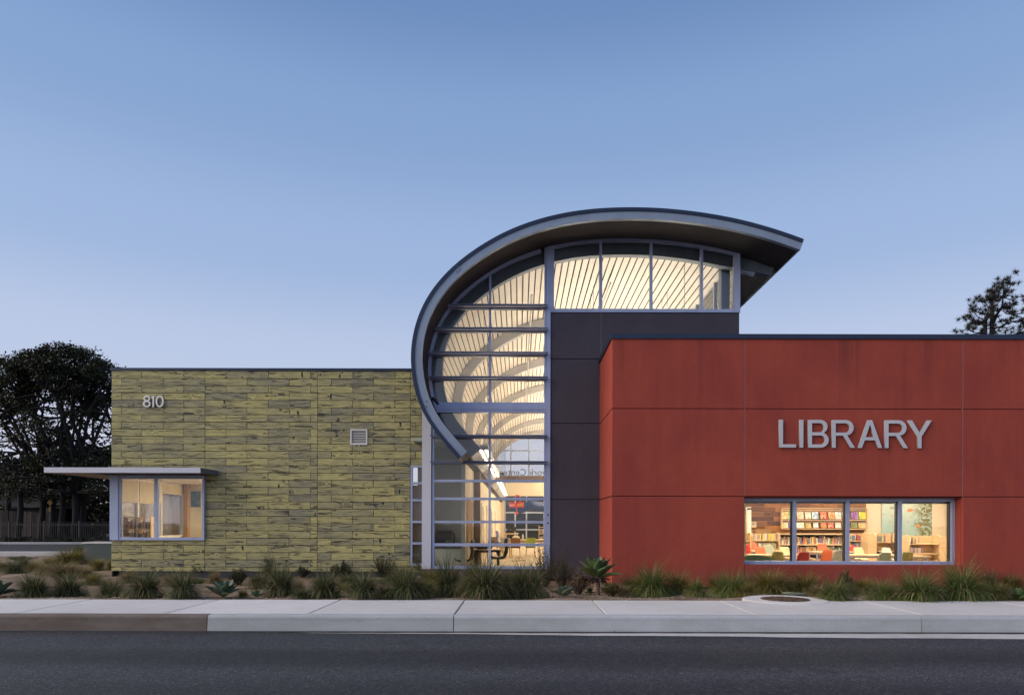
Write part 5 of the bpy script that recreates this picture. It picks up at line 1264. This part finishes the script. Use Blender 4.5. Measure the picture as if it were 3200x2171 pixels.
front = [(106,1870,95,72,'dusk'),(212,1868,105,72,'dusk'),(350,1870,95,62,'dusk'),(455,1868,115,80,'dusk'),(572,1868,95,85,'dusk'),(760,1869,36,28,'olive'),(877,1867,95,95,'dusk'),(943,1870,55,34,'dusk'),(1015,1867,95,75,'dusk'),(1136,1866,95,80,'dusk'),(1204,1866,55,34,'dusk'),(1270,1867,105,95,'dusk'),(1325,1866,75,58,'olive'),(1397,1866,95,108,'dusk'),(1516,1867,135,100,'dusk'),(1568,1867,65,52,'olive'),(1648,1867,135,112,'dusk'),
  (1973,1851,85,58,'olive'),(2037,1863,115,88,'lush'),(2116,1853,90,64,'olive'),(2175,1862,62,52,'lush'),(2246,1853,70,62,'olive'),(2285,1864,105,76,'lush'),(2406,1853,100,68,'olive'),(2518,1855,100,64,'olive'),(2609,1872,85,66,'lush'),(2695,1852,72,48,'olive'),(2757,1872,85,62,'lush'),(2867,1874,140,88,'lush'),(3005,1874,140,108,'lush'),(3118,1866,66,48,'olive'),(1940,1862,50,40,'tan'),(2085,1858,52,40,'tan'),(2330,1862,60,44,'olive'),(2462,1846,56,44,'dusk'),(2560,1862,60,42,'tan'),(2655,1862,56,40,'dusk'),(2805,1862,56,46,'tan'),(2935,1864,60,46,'dusk'),(3060,1866,60,50,'olive'),(930,1850,50,40,'tan'),(1075,1855,50,36,'olive'),(1460,1862,60,60,'tan')]
back = [(218,1764,105,44,'olive'),(256,1752,80,44,'dusk'),(305,1741,110,44,'dusk'),(304,1786,56,42,'olive'),(347,1784,30,36,'olive'),(72,1780,40,32,'dusk'),(107,1787,46,36,'olive'),(14,1786,46,32,'olive'),(45,1792,56,34,'dusk'),(156,1776,44,30,'olive'),(144,1797,64,36,'tan'),(202,1802,90,44,'tan'),(262,1806,66,34,'tan'),(292,1827,60,36,'olive'),(402,1822,60,34,'tan'),
  (540,1830,60,34,'tan'),(671,1824,46,40,'tan'),(809,1838,62,42,'dusk'),(843,1804,50,72,'dusk'),(1085,1832,70,38,'dusk'),(1250,1830,80,60,'dusk'),(1345,1828,70,52,'olive'),(1477,1820,76,62,'dusk'),(1600,1830,70,48,'dusk'),(2333,1851,66,60,'tan'),(3092,1843,70,58,'dusk'),(3162,1843,64,54,'olive'),(3196,1838,40,44,'tan')]
def zone(u): return 'left end of the bed' if u < 347 else 'the green plank wall' if u < 1340 else 'the glass curtain wall' if u < 1720 else 'the red wall'
LOOK = {'dusk':'dark grey-green wispy','lush':'full bright green','olive':'yellowish green','tan':'dry straw-coloured'}
for rowname, lst in (('front row', front), ('rear row', back)):
    lst.sort(); cnt = {}
    for i, (u, vb, wpx, hpx, look) in enumerate(lst):
        zn = zone(u); cnt[zn] = cnt.get(zn, 0)+1
        x, y, z = place(u, vb); sc = y/F
        o = link('grass_clump', GM[look][i % 3], None, loc=(x, y, z)); o.rotation_euler = (0,0,random.uniform(0,6.28))
        hs = hpx*sc*1.3; ws = wpx*sc*0.98; o.scale = (ws*random.uniform(0.9,1.15), ws*random.uniform(0.9,1.15), hs*(1.12 if look == 'lush' else random.uniform(0.9,1.1)))
        where = "at the bed's left end" if u < 347 else 'before %s' % zn
        tag(o, '%s grass clump, %s from left, %s %s' % (LOOK[look], ordinal(cnt[zn]), rowname, where), 'grass clump', 'ornamental grass clumps in the planting bed')
# low dry grass and litter spread over the bed
b = MB(); rg = random.Random(5)
for i in range(5200):
    d = rg.uniform(D_WALK+0.05, 18.4); x = WX(rg.uniform(-100, 3300), d); y = d
    if x > 2.0 and d > 14.9 or (d > 17.2 and -2.6 < x): continue
    if rg.random() > 0.35+0.65*(math.sin(x*1.3)*math.sin(y*1.7+x*0.4)+0.5): continue
    a = rg.uniform(0, 6.28); L = rg.uniform(0.03,0.16); z = bedz(x,y)-0.004; w = 0.004
    dx, dy = math.cos(a), math.sin(a); hz = rg.uniform(0.0,0.07)
    b.add([(x-dy*w,y+dx*w,z),(x+dy*w,y-dx*w,z),(x+dx*L*0.6+dy*w,y+dy*L*0.6-dx*w,z+hz),(x+dx*L*0.6-dy*w,y+dy*L*0.6+dx*w,z+hz),(x+dx*L,y+dy*L,z+hz*0.8)], [(0,1,2,3),(3,2,4)])
tag(b.build('dry_litter', GRASS['tan'], fix=False), 'dry grass litter scattered over the planting bed', 'litter', kind='stuff')
b = MB(); rg = random.Random(6)
for i in range(2600):
    d = D_WALK+0.06+rg.random()**1.6*4.5; x = WX(rg.uniform(-100, 3300), d)
    if x > 2.0 and d > 14.9: continue
    r = rg.uniform(0.006,0.022); z = bedz(x,d)+r*0.2; a = rg.uniform(0,3)
    c_, s2 = math.cos(a)*r, math.sin(a)*r
    b.add([(x+c_,d+s2,z),(x-s2,d+c_,z),(x-c_,d-s2,z),(x+s2,d-c_,z),(x,d,z+r*0.8)], [(0,1,4),(1,2,4),(2,3,4),(3,0,4)])
M['stone'] = m_leaf('pebble', (0.16,0.12,0.09),(0.45,0.38,0.30),0.0,0.9)
tag(b.build('gravel', M['stone'], fix=False), 'small gravel scattered on the sandy bed', 'gravel', kind='stuff')

# agaves
def m_agave(name, c1, c2, edge):
    m, N, out, nt = mat(name)
    tc = N('ShaderNodeTexCoord').outputs['Generated']; s3 = N('ShaderNodeSeparateXYZ', {'Vector': tc}); rnd = N('ShaderNodeObjectInfo').outputs['Random']
    n = noise(N, mapping(N, tc, (2,9,2)), 1.5, 4)
    f = math_(N,'ADD',math_(N,'MULTIPLY',rnd,0.6),math_(N,'MULTIPLY',n,0.5)); c = ramp(N,f,[(0.2,c1),(0.9,c2)])
    ed = math_(N,'ABSOLUTE',math_(N,'SUBTRACT',s3.outputs[0],0.5)); 
    c = mix(N, ramp(N,s3.outputs[1],[(0.0,(0.35,)*3),(0.12,(0,)*3),(0.93,(0,)*3),(1.0,(0.7,)*3)]), c, edge)
    bsdf(N,out,nt,c,0.42,spec=0.4); return m
M['agave'] = m_agave('agave_leaf',(0.045,0.085,0.035),(0.14,0.19,0.075),(0.30,0.28,0.12)); M['agave_b'] = m_agave('blue_agave_leaf',(0.075,0.115,0.075),(0.15,0.20,0.12),(0.28,0.24,0.14))
def agave_leaf(seed, m):
    """unit leaf along +y: length 1, channelled, thick at the base, spiny tip"""
    rg = random.Random(seed); vs, fs = [], []; ns = 12; nw = 4
    for k in range(ns+1):
        t = k/ns; w = 0.175*(0.62+0.9*math.sin(min(1,t*1.35)*math.pi*0.5)-0.35*t) * (1-t**3.0)**0.9 * (0.8+0.4*(t>0.1)) if t < 1 else 0.002
        w = max(w, 0.003); bend = 0.10*t*t*(1 if seed % 2 else -1) ; th = 0.035*(1-t)+0.006
        for s in (1,-1):
            for i in range(nw+1):
                q = i/nw*2-1; vs.append((q*w + 0.02*math.sin(t*4+seed), t, bend+0.30*w*q*q*1.6 - (th*(1-q*q) if s < 0 else 0) + 0.004*math.sin(9*t+q*3+seed)))
    R_ = nw+1
    for k in range(ns):
        for i in range(nw):
            a = k*2*R_+i; c = a+2*R_; fs += [(a,a+1,c+1,c),(a+R_,c+R_,c+R_+1,a+R_+1)]
        for i in (0,nw):
            a = k*2*R_+i; c = a+2*R_; fs.append((a,c,c+R_,a+R_))
    return MB().add(vs,fs).mesh('leaf', m, True)
AG = {k: [agave_leaf(s, M[k]) for s in range(4)] for k in ('agave','agave_b')}
def agave(loc, size, kind, label, n=24, lift=0.0, seed=1, flat=0.0):
    rg = random.Random(seed); t = tag(empty('agave', loc), label, 'agave')
    for i in range(n):
        f = i/(n-1); el = R(84-(84-(8-flat))*f**0.9 + rg.uniform(-5,5)); az = i*2.39996+rg.uniform(-0.15,0.15)
        L = size*(0.62+0.38*math.sin(min(1,f*1.5)*math.pi/2))*rg.uniform(0.9,1.06)
        o = link('leaf', AG[kind][i % 4], t, loc=(0.03*size*math.cos(az),0.03*size*math.sin(az),lift+0.12*size*(1-f)))
        d_ = Vector((math.cos(az)*math.cos(el), math.sin(az)*math.cos(el), math.sin(el))); xx = Vector((-math.sin(az),math.cos(az),0)); zz = xx.cross(d_)
        if zz.z < 0: xx, zz = -xx, -zz
        o.rotation_euler = Matrix((xx, d_, zz)).transposed().to_euler(); s = L; o.scale = (s*1.05, s, s)
    return t
def ag_at(u, vb, wpx, kind, label, n=24, seed=1, flat=0):
    x,y,z = place(u,vb); return agave((x,y,z), wpx*y/F/2*1.06, kind, label, n, 0.02, seed, flat)
ag_at(698,1868,112,'agave_b','broad grey-green agave by the sidewalk below the green wall',20,3,-6)
ag_at(802,1870,56,'agave_b','tiny low agave right of the broad agave',12,5,2); ag_at(-8,1866,120,'agave_b','grey-green agave cut by the left picture edge',20,8)
ag_at(1764,1864,80,'agave_b','small blue-green agave left of the trunked agave',18,2,-4); ag_at(1843,1856,46,'agave','small agave pup at the foot of the trunked agave',10,6)
ag_at(3186,1872,86,'agave','bright green agave at the right picture edge',18,9,0)
x,y,z = place(1868,1859); zr_ = WZ(1803,y)
ta = agave((x,y,z), 76*y/F, 'agave', 'tall agave on a bare trunk at the corner of the red block', 27, zr_-z, 11, -10)
M['agtrunk'] = m_plain('agave_trunk', (0.16,0.12,0.10), 0.9, 0, 0.4, 18, bump=0.5); M['deadleaf'] = m_leaf('dead_leaf',(0.05,0.035,0.03),(0.14,0.10,0.075),0.0,0.9)
b = MB(); b.tube([(0.01,0,-0.05),(0,0,0.1),(0.012,0.0,0.2),(-0.01,0,zr_-z+0.04)],[0.05,0.042,0.045,0.06],9); b.build('trunk', M['agtrunk'], ta, True)
AGD = [MB().add([tuple(v.co) for v in AG['agave'][k].vertices],[tuple(p.vertices) for p in AG['agave'][k].polygons]).mesh('dead_leaf',M['deadleaf'],True) for k in range(2)]
for i in range(16):
    az = i*2.4; el = R(random.uniform(-55,-5)); o = link('dead_leaf', AGD[i%2], ta, loc=(0.03*math.cos(az),0.03*math.sin(az),zr_-z-0.01)); 
    d_ = Vector((math.cos(az)*math.cos(el), math.sin(az)*math.cos(el), math.sin(el))); xx = Vector((-math.sin(az),math.cos(az),0)); zz = xx.cross(d_)
    if zz.z < 0: xx, zz = -xx, -zz
    o.rotation_euler = Matrix((xx,d_,zz)).transposed().to_euler(); L = random.uniform(0.16,0.28); o.scale = (L*0.8,L,L)
x,y,z = place(1890,1852); b = MB(); vs=[]; b.sphere((0,0,0),0.24,14,8,(1.0,0.8,0.62)); mo = b.build('boulder', M['soil'], None, True, loc=(x,y+0.25,z+0.02)); tag(mo,'tan rounded boulder behind the trunked agave','boulder')
for v in mo.data.vertices: v.co *= 1+0.12*math.sin(v.co.x*17+1)*math.cos(v.co.z*21+v.co.y*13)

# shrubs: stems with many small leaves
def leaf_quad(b, p, n, up, L, w):
    s_ = n.cross(up).normalized()*w; b.add([p-s_*0.3, p+up*L*0.5-s_, p+up*L, p+up*L*0.5+s_], [(0,1,2,3)])
M['twig'] = m_plain('twig_bark',(0.06,0.045,0.035),0.9)
def shrub(u, vb, wpx, hpx, kind, label, seed, spiky=0.3):
    rg = random.Random(seed); x,y,z = place(u,vb); w, h = wpx*y/F*1.2, hpx*y/F*1.2
    t = tag(empty('shrub',(x,y,z)), label, 'shrub', 'shrubs in the planting bed'); bs, bl = MB(), MB()
    for i in range(44):
        a = rg.uniform(0,6.28); rr = math.sqrt(rg.random()); tip = Vector((math.cos(a)*w*0.5*rr, math.sin(a)*w*0.4*rr, h*(1-0.55*rr*rr)*rg.uniform(0.72,1.0+spiky*0.25)))
        base = Vector((math.cos(a)*0.04, math.sin(a)*0.04, 0)); midp = base.lerp(tip,0.5)+Vector((0,0,h*0.06))
        pts = [base, midp, tip]; bs.tube(pts,[0.007,0.005,0.002],4,cap=False)
        for k in range(42):
            q = rg.uniform(0.25,1.0); p = (base.lerp(midp,q*2) if q < 0.5 else midp.lerp(tip,q*2-1)) + Vector((rg.gauss(0,0.018),rg.gauss(0,0.018),rg.gauss(0,0.015)))
            n = Vector((rg.gauss(0,1),rg.gauss(0,1),rg.gauss(0,1))).normalized(); up = Vector((rg.gauss(0,0.7),rg.gauss(0,0.7),0.6)).normalized(); leaf_quad(bl,p,n,up,rg.uniform(0.022,0.042),rg.uniform(0.006,0.011))
    bs.build('stems', M['twig'], t, fix=False); bl.build('foliage', kind, t, fix=False)
SD = m_leaf('shrub_dark',(0.018,0.022,0.010),(0.075,0.075,0.032),0.2); SO = m_leaf('shrub_olive',(0.06,0.055,0.018),(0.16,0.13,0.05),0.2); SB = m_leaf('shrub_dry',(0.07,0.045,0.03),(0.2,0.13,0.08),0.1); SG2 = m_leaf('ground_green',(0.05,0.08,0.02),(0.13,0.16,0.045),0.2)
shrub(490,1798,72,50,SO,'olive shrub against the green wall below the corner window',1); shrub(628,1804,68,56,SD,'dark shrub at the wall below the right jamb of the corner window',2)
shrub(747,1828,56,46,SD,'small dark shrub above the broad agave',3); shrub(946,1805,42,30,SD,'low dark shrub at the wall left of the vent',4); shrub(1065,1805,66,46,SD,'rounded dark shrub at the wall below the vent',5); shrub(1196,1805,80,58,SD,'larger dark shrub at the wall left of the narrow window',6)
shrub(1705,1832,90,100,SD,'tall dark shrub in front of the steel post',7,1.0); shrub(1758,1838,100,86,SD,'spiky dark shrub in front of the charcoal wall',8,1.5); shrub(1808,1856,66,62,SB,'dry brown shrub left of the trunked agave',9); shrub(2641,1852,44,56,SO,'thin leafy shrub below the letters RA',10,1.0); shrub(1910,1862,60,40,SO,'low olive shrub at the red corner',12); shrub(1325,1806,60,60,SD,'dark shrub at the foot of the pale column',13,1.0)
shrub(65,1754,90,12,SG2,'flat green ground cover by the side street',14,0); shrub(610,1824,66,12,SG2,'flat green ground cover left of the broad agave',15,0); shrub(1211,1826,60,18,SG2,'flat yellow-green ground cover below the narrow window',16,0)
# low utility box behind the grass at the left corner
ub = tag(empty('utility_box',(WX(306,26.0),26.0,0)),'low grey-green utility box behind the grasses left of the building','utility box'); M['ubox']=m_plain('utility_paint',(0.06,0.085,0.085),0.6)
b = MB(); b.box(-0.55,0.9,0,0.7,0,0.66); b.build('body',M['ubox'],ub); b = MB(); b.box(-0.58,0.93,-0.03,0.73,0.66,0.72); b.build('lid',M['walk'],ub)

# ------------------------------------------------------------------ trees and houses at the left
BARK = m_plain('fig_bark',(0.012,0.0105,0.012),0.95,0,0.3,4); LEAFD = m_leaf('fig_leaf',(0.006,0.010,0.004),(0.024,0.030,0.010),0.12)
def leaf_cluster(b, c, r, n, rg, L=0.2, flat=0.6):
    for _ in range(n):
        v = Vector((rg.gauss(0,1),rg.gauss(0,1),rg.gauss(0,1))).normalized()*r*rg.random()**0.4; v.z *= flat
        nn = Vector((rg.gauss(0,1),rg.gauss(0,1),rg.gauss(0,1))).normalized(); up = Vector((rg.gauss(0,1),rg.gauss(0,1),rg.gauss(0,0.6))).normalized()
        leaf_quad(b, Vector(c)+v, nn, up, L*rg.uniform(0.7,1.3), L*0.32)
def fig_tree(base, crown, label, seed, nprim=9, ntar=230, L=0.24, limb=0.34):
    """base: trunk foot; crown: (cx, cy, z0, z1, rx, ry): umbrella crown on spreading limbs"""
    rg = random.Random(seed); cx,cy,z0,z1,rx,ry = crown; t = tag(empty('tree', base), label, 'tree', 'large dark trees behind the side street'); B = Vector(base)
    wood, leaf = MB(), MB(); fork = Vector((0,0,(z0-B.z)*0.42))
    wood.tube([(0,0,-0.2),(0.05,0,fork.z*0.5),fork],[limb*1.5,limb*1.0,limb*0.85],9)
    prim = []
    for i in range(nprim):
        a = 2*math.pi*i/nprim+rg.uniform(-0.3,0.3); rr = rg.uniform(0.25,0.85)
        e = Vector((cx-B.x+rx*rr*math.cos(a), cy-B.y+ry*rr*math.sin(a), z0+(z1-z0)*rg.uniform(0.35,0.75)*(1.1-0.5*rr)-B.z)); m1 = fork.lerp(e,0.35)+Vector((rg.gauss(0,0.5),rg.gauss(0,0.5),-0.3)); m2 = fork.lerp(e,0.7)+Vector((rg.gauss(0,0.5),rg.gauss(0,0.5),0.4))
        P = resample([Vector(q) for q in (fork,m1,m2,e)],10) if False else [fork,m1,m2,e]; wood.tube(P,[limb*0.8,limb*0.55,limb*0.38,limb*0.2],7); prim.append(P)
    for i in range(ntar):
        a = rg.uniform(0,2*math.pi); rr = math.sqrt(rg.random()); top = math.sqrt(max(0,1-rr*rr*0.92))
        hz = z0+(z1-z0)*(0.22+0.78*top); shell_ = rg.random() < 0.62; z_ = hz-0.5*rg.random() if shell_ else z0+(hz-z0)*rg.random()**0.8
        if rg.random() < 0.30: z_ = z0-(z0-B.z)*0.62*rg.random()
        tg = Vector((cx-B.x+rx*rr*math.cos(a), cy-B.y+ry*rr*math.sin(a), z_-B.z))
        best = min(((P[j].lerp(P[j+1],q/3)) for P in prim for j in range(3) for q in range(4)), key=lambda q: (q-tg).length+ (3 if q.z > tg.z+0.3 else 0))
        m1 = best.lerp(tg,0.5)+Vector((rg.gauss(0,0.25),rg.gauss(0,0.25),rg.gauss(0,0.2)))
        wood.tube([best,m1,tg],[0.075,0.05,0.02],5,cap=False); leaf_cluster(leaf,tg,rg.uniform(0.5,0.85) if shell_ else rg.uniform(0.3,0.6),48 if shell_ else 34,rg,L,0.5)
        if rg.random() < 0.2: leaf_cluster(leaf,m1,0.4,10,rg,L,0.6)
    wood.build('trunk',BARK,t,True,fix=False); leaf.build('crown',LEAFD,t,fix=False)
k48 = 48/F
def X48(u): return (u-VU)*k48
def Z48(v): return CAMZ-(v-VV)*k48
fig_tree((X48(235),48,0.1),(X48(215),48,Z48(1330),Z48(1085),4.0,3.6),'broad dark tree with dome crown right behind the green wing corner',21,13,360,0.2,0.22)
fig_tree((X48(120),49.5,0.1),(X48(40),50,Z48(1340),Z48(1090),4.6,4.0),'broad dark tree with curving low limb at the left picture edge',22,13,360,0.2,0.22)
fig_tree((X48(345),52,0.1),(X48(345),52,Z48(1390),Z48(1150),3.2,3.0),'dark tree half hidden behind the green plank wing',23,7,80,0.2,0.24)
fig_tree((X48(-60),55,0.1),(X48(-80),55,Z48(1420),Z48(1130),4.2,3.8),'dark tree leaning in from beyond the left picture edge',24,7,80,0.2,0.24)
# dense undergrowth trees standing behind the fences
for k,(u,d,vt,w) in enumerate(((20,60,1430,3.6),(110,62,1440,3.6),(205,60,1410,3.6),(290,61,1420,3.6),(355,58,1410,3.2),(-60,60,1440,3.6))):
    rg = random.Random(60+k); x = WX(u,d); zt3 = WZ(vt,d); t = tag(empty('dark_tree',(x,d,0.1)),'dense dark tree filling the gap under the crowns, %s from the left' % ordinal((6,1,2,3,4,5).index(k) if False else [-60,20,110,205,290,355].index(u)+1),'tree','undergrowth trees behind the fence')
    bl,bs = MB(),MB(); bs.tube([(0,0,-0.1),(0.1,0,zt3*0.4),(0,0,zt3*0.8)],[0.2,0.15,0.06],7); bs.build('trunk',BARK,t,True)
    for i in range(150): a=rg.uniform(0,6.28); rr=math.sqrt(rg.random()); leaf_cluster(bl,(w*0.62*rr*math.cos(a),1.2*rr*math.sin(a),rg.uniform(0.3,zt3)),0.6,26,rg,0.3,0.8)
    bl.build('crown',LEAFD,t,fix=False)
# palms
PALM = m_leaf('palm_frond',(0.012,0.016,0.010),(0.045,0.05,0.028),0.2)
def palm(u,d,vtop,size,label,seed):
    rg=random.Random(seed); x=WX(u,d); zt3=WZ(vtop,d); t=tag(empty('palm_tree',(x,d,0.1)),label,'palm tree','palms behind the iron fence'); bs,bl=MB(),MB()
    bs.tube([(0,0,-0.1)]+[(0.25*math.sin(k*0.5)*k/6,0,zt3*k/6) for k in range(1,7)],[0.22]+[0.2-0.01*k+0.015*(k%2) for k in range(6)],9); bs.build('trunk',BARK,t,True); top=Vector((0.25*math.sin(3),0,zt3))
    for i in range(26):
        a=rg.uniform(0,6.28); el=R(rg.uniform(-50,75)); L=size*rg.uniform(0.8,1.1); d_=Vector((math.cos(a)*math.cos(el),math.sin(a)*math.cos(el),math.sin(el))); s2=Vector((-math.sin(a),math.cos(a),0)); P=[top+d_*L*q/5-Vector((0,0,0.35*size*(q/5)**2.2)) for q in range(6)]
        for q in range(5):
            for w in range(5):
                p=P[q].lerp(P[q+1],w/5)
                for sg_ in (-1,1):
                    e=p+(s2*sg_*0.75+d_*0.5+Vector((0,0,-0.35))).normalized()*size*0.33*(1-0.5*q/5); nrm=d_*0.012
                    bl.add([p-nrm,p+nrm,e],[(0,1,2)])
    bl.build('crown',PALM,t,fix=False)
palm(58,47.5,1540,1.1,'small palm in front of the dark house',31); palm(128,49,1520,1.4,'palm with bushy head right of the house door',32); palm(190,48.5,1500,1.5,'leaning palm before the thick tree trunk',33); palm(20,52,1500,1.4,'palm at the left picture edge beside the house',34); palm(255,50,1520,1.3,'palm beside the iron fence right of the thick trunk',35)
# dark house
hs = tag(empty('house',(WX(60,58),58,0.1)),'low dark house with lit orange door behind the wood fence','house'); M['hwall']=m_plain('house_wall',(0.03,0.026,0.026),0.9); M['hroof']=m_plain('house_roof',(0.010,0.012,0.019),0.9)
b = MB(); b.box(-7,3.2,0,7,0,2.7); b.build('wall',M['hwall'],hs)
b = MB(); b.add([(-7.6,-0.6,2.55),(3.8,-0.6,2.55),(3.8,7.6,2.55),(-7.6,7.6,2.55),(-5,3.5,4.4),(1.2,3.5,4.4)],[(0,1,5,4),(1,2,5),(2,3,4,5),(3,0,4),(0,3,2,1)]); b.build('roof',M['hroof'],hs)
M['lit']=m_emit('lit_door',(1.0,0.22,0.04),0.16)
xd=WX(92,58)-WX(60,58); b = MB(); b.box(xd-0.2,xd+0.2,-0.02,0.0,0.9,2.0); b.build('lit_door',M['lit'],hs); b = MB(); b.box(xd+0.2,xd+0.3,-0.04,0.0,0.0,2.1); b.build('door_frame',M['foot'],hs)
xd=WX(12,58)-WX(60,58); b = MB(); b.box(xd-0.25,xd+0.15,-0.02,0.0,1.1,1.6); b.build('lit_window',M['lit'],hs)
# board fence and iron fence
M['oldwood']=m_wood('weathered_board',(0.02,0.017,0.017),(0.085,0.072,0.066),1.0,0.9,0.8)
wf = tag(empty('board_fence',(0,50.5,0)),'weathered grey board fence beyond the side street','fence'); x=WX(-70,50.5); k=0
while x < WX(160,50.5):
    zt3=WZ(1597+0.06*((x*F/50.5)+VU),50.5)+random.uniform(-0.04,0.04); b = MB(); b.box(x,x+0.17,random.uniform(-0.02,0.02),0.03,0.1,zt3); b.build('board',M['oldwood'],wf); x+=0.19
b = MB(); b.box(WX(-70,50.5),WX(160,50.5),0.04,0.1,0.4,0.5); b.box(WX(-70,50.5),WX(160,50.5),0.04,0.1,1.3,1.4); b.build('rail',M['oldwood'],wf)
M['iron']=m_plain('black_iron',(0.012,0.013,0.018),0.5)
fe = tag(empty('iron_fence',(0,47.0,0)),'black iron picket fence along the side street','fence'); xa,xb=WX(-80,47),WX(420,47)
for z in (0.25,1.28): b = MB(); b.box(xa,xb,-0.015,0.015,z,z+0.04); b.build('rail',M['iron'],fe)
b = MB(); x=xa
while x<xb: b.box(x-0.011,x+0.011,-0.011,0.011,0.1,1.5); x+=0.13
tag(b.build('pickets',M['iron'],fe),kind='stuff'); x=xa
while x<xb: b = MB(); b.box(x-0.04,x+0.04,-0.04,0.04,0.05,1.55); b.build('post',M['iron'],fe); x+=2.4
ys_ = tag(empty('traffic_sign',(WX(158,48.3),48.3,0.1)),'yellow sign head on a dark post in front of the trees','sign'); M['ysign']=m_plain('yellow_sign',(0.20,0.11,0.01),0.6)
b = MB(); b.tube([(0,0,0),(0,0,2.9)],0.04,6); b.build('post',M['iron'],ys_)
b = MB(); b.obox((0,-0.06,2.75),(0.08,0,0.12),(0,0.03,0),(-0.12,0,0.10)); b.build('plate',M['ysign'],ys_); b = MB(); b.box(-0.1,0.06,-0.08,-0.05,2.1,2.45); b.build('plate',M['ysign'],ys_)
# dark shrubs along the foot of the iron fence
for k,u in enumerate((10,60,115,170,225,280,335)):
    rg=random.Random(90+k); t=tag(empty('hedge_shrub',(WX(u,46.6),46.9,0.1)),'low dark shrub at the foot of the iron fence, %s from the left' % ordinal(k+1),'shrub','shrubs along the iron fence'); bl=MB()
    for i in range(14): leaf_cluster(bl,(rg.uniform(-0.6,0.6),rg.uniform(0.1,0.4),rg.uniform(0.0,0.3)),0.25,30,rg,0.12,0.7)
    bl.build('foliage',LEAFD,t,fix=False)

# ------------------------------------------------------------------ pine above the red block
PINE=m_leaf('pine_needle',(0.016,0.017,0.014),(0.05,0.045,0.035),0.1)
pts=[(810,260),(770,300),(870,290),(830,350),(1040,180),(1060,260),(1090,220),(1060,340),(1010,300),(560,560),(600,590),(490,620),(420,690),(350,780),(320,880),(300,980),(350,1060),(600,660),(700,760),(560,780),(500,720),(640,880),(720,900),(560,940),(620,1010),(740,610),(850,600),(780,680),(1000,560),(1100,510),(1190,430),(1200,580),(1320,610),(1260,680),(1150,690),(1080,630),(1050,780),(1200,790),(1130,870),(960,880),(1080,1030),(1000,1010),(450,1060),(500,1130),(340,1150),(140,1220),(110,1260),(300,1330),(400,1360),(250,1400),(600,1330),(900,1330),(1000,1250),(1100,1200),(1250,1130),(1280,1230),(1420,880),(1450,960),(1390,1050),(1480,1120),(1440,1180),(1300,1400),(1100,1420),(1200,1350),(880,1080),(900,720),(620,1200),(720,1250),(1560,900),(1600,1020),(1650,1150),(1700,1000),(1580,1250),(1680,1350),(1500,1400),(880,450),(720,480),(920,520),(440,980),(420,880),(680,1060),(540,1050),(1180,930),(1230,980),(940,960)]
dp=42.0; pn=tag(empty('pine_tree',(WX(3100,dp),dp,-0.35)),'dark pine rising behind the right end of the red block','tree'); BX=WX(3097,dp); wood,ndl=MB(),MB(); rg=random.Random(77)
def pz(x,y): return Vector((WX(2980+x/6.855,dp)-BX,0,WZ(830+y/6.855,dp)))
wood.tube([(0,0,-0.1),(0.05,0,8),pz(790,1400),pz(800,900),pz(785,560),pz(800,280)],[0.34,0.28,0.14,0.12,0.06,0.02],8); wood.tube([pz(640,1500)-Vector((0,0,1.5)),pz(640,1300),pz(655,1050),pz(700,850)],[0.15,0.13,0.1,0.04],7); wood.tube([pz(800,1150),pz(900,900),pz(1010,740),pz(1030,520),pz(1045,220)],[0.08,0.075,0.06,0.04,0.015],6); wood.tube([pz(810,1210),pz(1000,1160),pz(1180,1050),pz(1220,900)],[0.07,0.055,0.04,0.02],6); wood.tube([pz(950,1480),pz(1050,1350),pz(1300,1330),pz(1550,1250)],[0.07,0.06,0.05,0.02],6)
spine=[pz(790,1400),pz(798,1150),pz(800,900),pz(785,560),pz(655,1050),pz(640,1300),pz(1010,740),pz(1030,520),pz(1000,1160),pz(1180,1050),pz(1220,900),pz(1300,1330),pz(1050,1350)]
for (x,y) in pts:
    c=pz(x,y)+Vector((rg.gauss(0,0.08),rg.uniform(-1.3,1.3),rg.gauss(0,0.08))); s=min(spine,key=lambda q:(q-c).length+(2 if q.z>c.z+0.2 else 0)); wood.tube([s,s.lerp(c,0.55)+Vector((0,0,-0.12)),c],[0.035,0.028,0.014],5,cap=False)
    for q in range(3):
        cc=c+Vector((rg.gauss(0,0.14),rg.gauss(0,0.2),rg.gauss(0,0.12)))
        for k in range(46):
            d_=Vector((rg.gauss(0,1),rg.gauss(0,1),rg.gauss(0.55,0.9))).normalized(); L=rg.uniform(0.18,0.36); s2=d_.cross(Vector((rg.gauss(0,1),rg.gauss(0,1),rg.gauss(0,1)))).normalized()*0.015; ndl.add([cc-s2,cc+s2,cc+d_*L],[(0,1,2)])
wood.build('trunk',BARK,pn,True,fix=False); ndl.build('crown',PINE,pn,fix=False)
